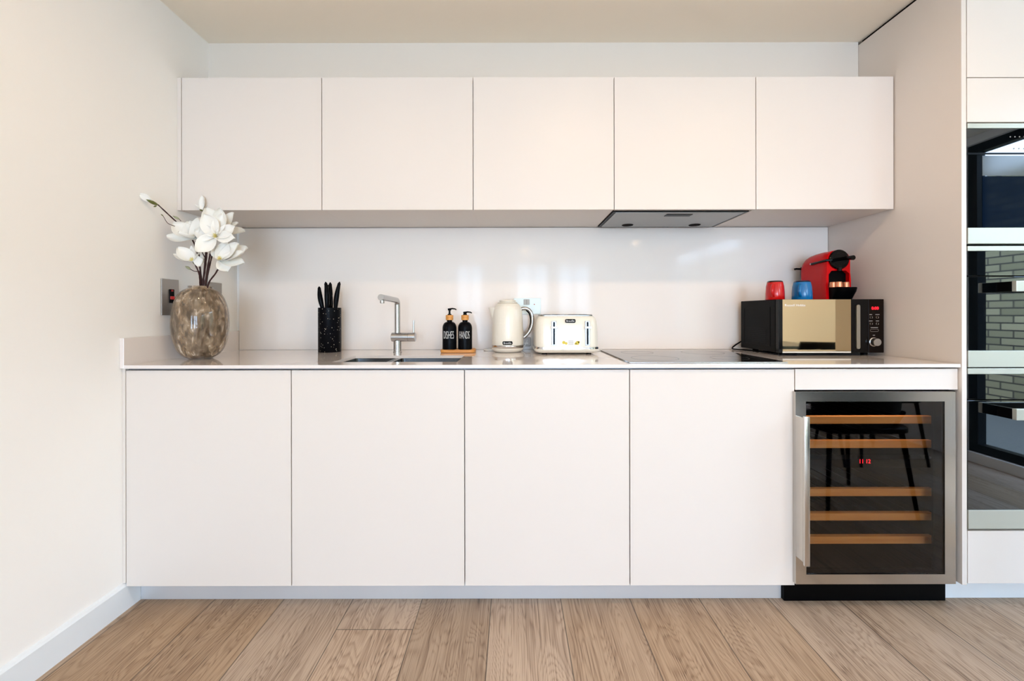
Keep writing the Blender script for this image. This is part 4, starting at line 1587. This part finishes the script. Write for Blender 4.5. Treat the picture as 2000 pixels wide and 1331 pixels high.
# 1: long branch reaching up left to a closed bud, close to the wall
t, e = branch([(VX + 0.03, VY + 0.04, vb), (404, 600, 1.75), (399, 556, 1.745), (385, 490, 1.75), (366, 452, 1.735), (340, 428, 1.69), (309, 399, 1.625)], 0.0030, 0.0018,
              'magnolia branch leaning far left to a single closed white bud')
A, B = P3(308, 399, 1.625), P3(291, 391, 1.60)
bud(t, A, B - A, 0.038, 0.0065, GREEN, 'calyx')
blossom(t, P3(297, 392, 1.607), [(-1, 0.60, -0.35, 1.0), (-1, 0.75, -0.2, 0.9), (-1, 0.5, -0.15, 0.95), (-1, 0.62, -0.45, .8)], 0.054, 0.022, Vector((-1, -0.3, 0.6)), False)
p_ = twig(t, [(342, 441, 1.665), (328, 435, 1.65), (319, 421, 1.645)])
bud(t, p_[-1], Vector((-1, 0, 0.9)), 0.012, 0.002, GREEN)
p_ = twig(t, [(354, 431, 1.66), (350, 427, 1.655)])
bud(t, p_[-1], Vector((-1, 0, 0.5)), 0.028, 0.0045, GREY_G, 'leaf_bud')
bud(t, P3(306, 401, 1.62), Vector((-1, 0, -0.35)), 0.012, 0.003, GREEN)
# 2: left upper blossom
t, e = branch([(VX - 0.0, VY + 0.02, vb), (400, 600, 1.74), (397, 556, 1.74), (389, 500, 1.72), (382, 470, 1.70)], 0.0028, 0.0018,
              'magnolia branch with a wide white blossom spreading left, upper left of the bunch')
blossom(t, P3(381, 467, 1.70), [(-1, 0.05, -0.25, 1.0, 1.0), (-1, 0.75, -0.1, 1.0, 1.25), (-0.4, 1, 0.1, 0.9, 1.2), (0.35, 1, -0.1, 0.95, 1.2), (1, 0.35, -0.3, 0.9), (0.9, 0.8, 0.2, 0.9), (-0.3, 0.25, -1, 0.7, 1)], 0.086, 0.044, Vector((-0.1, -0.75, 0.7)))
p_ = twig(t, [(386, 475, 1.70), (393, 481, 1.70)])
bud(t, p_[0], Vector((0.8, 0, -1)), 0.016, 0.002, GREEN)
# 3: big open blossom in the middle, facing the viewer
t, e = branch([(VX + 0.01, VY - 0.01, vb), (407, 600, 1.72), (406, 556, 1.715), (410, 500, 1.70), (420, 470, 1.69)], 0.0032, 0.0022,
              'magnolia branch with the big open white blossom facing forward in the middle')
blossom(t, P3(424, 461, 1.675), [(-0.45, 1, -0.22, 1.1, 1.25), (0.25, 1, 0.05, 1.0, 1.0), (1, 0.45, -0.15, 1.0, 0.9), (1, -0.12, -0.25, 1.05, 0.85), (-0.62, -0.75, -0.35, 1.0, 1.35), (-1, 0.25, -0.1, 0.95, 1.2), (-0.9, 0.75, 0.15, 1.0, 1.1)], 0.080, 0.042, Vector((0.05, -1, 0.1)))
p_ = twig(t, [(409, 497, 1.70), (418, 493, 1.695), (424, 487, 1.69)], 0.0016)
bud(t, p_[-1], Vector((0.6, 0, 1)), 0.012, 0.0028, BARK)
p_ = twig(t, [(408, 505, 1.70), (411, 490, 1.70)], 0.0015)
# 4: tallest, top bud and a half open blossom
t, e = branch([(VX + 0.02, VY + 0.03, vb), (404, 600, 1.76), (401, 556, 1.76), (403, 480, 1.765), (400, 440, 1.765), (396, 410, 1.765)], 0.0028, 0.0016,
              'tallest magnolia branch with an upright half-closed bloom at its tip')
blossom(t, P3(397, 410, 1.763), [(0.05, 1, -0.1, 1.0), (0.25, 1, -0.2, 0.9), (-0.35, 1, 0, 0.85, .7), (-1, 0.75, 0, 0.75, .5), (0.12, 1, 0.25, 0.95)], 0.062, 0.026, Vector((0, -0.5, 1)), False)
bud(t, P3(396, 411, 1.76), Vector((-1, 0, 0.5)), 0.014, 0.004, GREEN, 'calyx')
p_ = twig(t, [(390, 436, 1.76), (387, 432, 1.76), (386, 425, 1.76)], 0.0013)
# 5: blossom just behind, upper right
t, e = branch([(VX + 0.04, VY + 0.02, vb), (411, 600, 1.745), (408, 556, 1.745), (414, 500, 1.75), (425, 462, 1.75), (430, 446, 1.75)], 0.0026, 0.0018,
              'magnolia branch with a ruffled white blossom at the upper right, behind the big one')
blossom(t, P3(428, 452, 1.75), [(-0.5, 1, -0.1, 1.0, 1.3), (0.15, 1, -0.1, 0.95, 1.0), (0.7, 0.9, 0, 1.0, 1.1), (1, 0.35, -0.2, 0.95, 1.0), (1, 0.05, 0.1, 1.0, 1.0), (-0.9, 0.6, 0.2, 0.85, 1.2)], 0.092, 0.040, Vector((0.3, -0.7, 0.7)))
# 6: lower left blossom
t, e = branch([(VX - 0.02, VY - 0.015, vb), (398, 600, 1.70), (395, 556, 1.70), (389, 534, 1.69), (380, 513, 1.68)], 0.0028, 0.0020,
              'short magnolia branch with a half-open white blossom at the lower left')
blossom(t, P3(379, 511, 1.68), [(-1, 0.95, -0.1, 1.0, 1.1), (-1, 0.42, -0.3, 0.95, 0.9), (-0.25, 1, 0.2, 0.9, 0.8), (0.55, 0.9, 0, 0.7, 0.8)], 0.072, 0.034, Vector((-0.4, -0.5, 0.8)))
bud(t, P3(380, 515, 1.68), Vector((-0.2, 0, 1)), 0.018, 0.005, GREEN, 'calyx')
blossom(t, P3(391, 520, 1.685), [(-0.1, 1, -0.3, 1.0, 1.2), (0.3, 1, -0.1, 1.0, 1.1), (0.0, 1, 0.3, 0.9, 1.0), (-0.4, 1, 0, .9, 1)], 0.050, 0.028, Vector((0, -0.6, 0.8)), False)
p_ = twig(t, [(390, 529, 1.69), (380, 529, 1.688), (372, 525, 1.686)], 0.0016)
bud(t, p_[-1], Vector((-1, 0, 0.6)), 0.024, 0.0055, GREY_G, 'leaf_bud')
# 7: lower right blossom
t, e = branch([(VX + 0.045, VY - 0.01, vb), (408, 600, 1.70), (412, 556, 1.70), (422, 532, 1.69), (432, 511, 1.68)], 0.0028, 0.0020,
              'short magnolia branch with a white blossom spreading to the right')
blossom(t, P3(431, 508, 1.68), [(1, 0.22, -0.25, 1.12, 0.9), (1, 0.78, -0.1, 1.0, 1.1), (0.35, 1, 0, 0.75, 1.2), (1, -0.12, 0, 0.85, 1.0), (0.55, -0.75, -0.1, 0.55, 0.9), (-0.1, 1, 0.2, 0.6, 1.2), (0.85, 0.5, 0.2, 1.0, 1.2)], 0.096, 0.042, Vector((0.2, -0.8, 0.6)))
bud(t, P3(430, 514, 1.68), Vector((0, 0, 1)), 0.015, 0.005, GREEN, 'calyx')
p_ = twig(t, [(426, 527, 1.69), (431, 524, 1.688), (434, 519, 1.686)], 0.0016)
bud(t, p_[-1], Vector((0.3, 0, 1)), 0.016, 0.004, GREEN)
# 8: bare stem
t, e = branch([(VX + 0.01, VY + 0.0, vb), (402, 600, 1.72), (401, 556, 1.715), (401, 520, 1.71), (404, 492, 1.705)], 0.0034, 0.0026,
              'thick bare magnolia stem in the centre of the vase')
p_ = twig(t, [(402, 505, 1.708), (396, 494, 1.705), (394, 489, 1.70)], 0.0015)
bud(t, p_[-1], Vector((-0.3, 0, 1)), 0.012, 0.003, GREEN)

# ------------------------------------------------------------------ dining furniture behind the camera (seen mirrored in the glass)
CHB = M('black_chair_shell', (12, 13, 15), 0.35)


def dining_chair(x, y, rot, label):
    t = thing('dining_chair', (0, 0, 0), label, 'chair', 'black dining chairs behind the camera')
    vprism('seat', (0, 0), 0.47, 0.45, [(0.440, 0.02), (0.448, 0.0), (0.470, 0.0), (0.476, 0.01)], 0.09, CHB, t)
    bm = bmesh.new()
    rings = []
    for k in range(7):
        u = k / 6
        z = 0.50 + 0.33 * u
        hw = 0.235 * (1 - 0.12 * u ** 3)
        yy = 0.20 + 0.05 * u
        sec = []
        for j in range(13):
            q = -1 + j / 6
            sec.append(Vector((hw * q, yy - 0.09 * q * q, z)))
        for j in range(12, -1, -1):
            q = -1 + j / 6
            sec.append(Vector((hw * q, yy + 0.012 - 0.09 * q * q, z)))
        rings.append(sec)
    aloft(bm, rings)
    mesh('backrest', bm, CHB, t, True, 50)
    bm = bmesh.new()
    for s in (-1, 1):
        atube(bm, [(s * 0.16, 0.17, 0.472), (s * 0.17, 0.215, 0.56)], 0.010, 10)
    mesh('back_support', bm, CHB, t, True)
    for sx_, sy_ in ((-1, -1), (1, -1), (-1, 1), (1, 1)):
        tube('leg', [(sx_ * 0.19, sy_ * 0.18, 0.442), (sx_ * 0.235, sy_ * 0.225, 0.0005)], [0.013, 0.009], CHB, t, 12)
    t.location = (x, y, 0)
    t.rotation_euler = (0, 0, rot)
    return t


dining_chair(1.86, 0.62, 0, 'black dining chair behind the camera, nearest the wine cooler and mirrored in its glass')
dining_chair(2.65, -0.12, 0, 'black dining chair behind the camera, tucked to the table nearest the patio door')
dining_chair(2.07, -0.12, 0, 'black dining chair behind the camera, tucked to the table on the kitchen side')
dining_chair(2.2, -1.55, PI, 'black dining chair on the far side of the dining table')
tb = thing('dining_table', (2.3, -0.80, 0), 'dark dining table behind the camera among the black chairs', 'table')
vprism('tabletop', (2.3, -0.80), 1.5, 0.82, [(0.725, 0.004), (0.729, 0), (0.752, 0), (0.755, 0.003)], 0.03, M('slate_table', (40, 48, 58), 0.2), tb)
for sx_ in (-1, 1):
    for sy_ in (-1, 1):
        tube('leg', [(2.3 + sx_ * 0.68, -0.80 + sy_ * 0.34, 0.0005), (2.3 + sx_ * 0.64, -0.80 + sy_ * 0.31, 0.7255)], [0.018, 0.024], CHB, tb, 12)
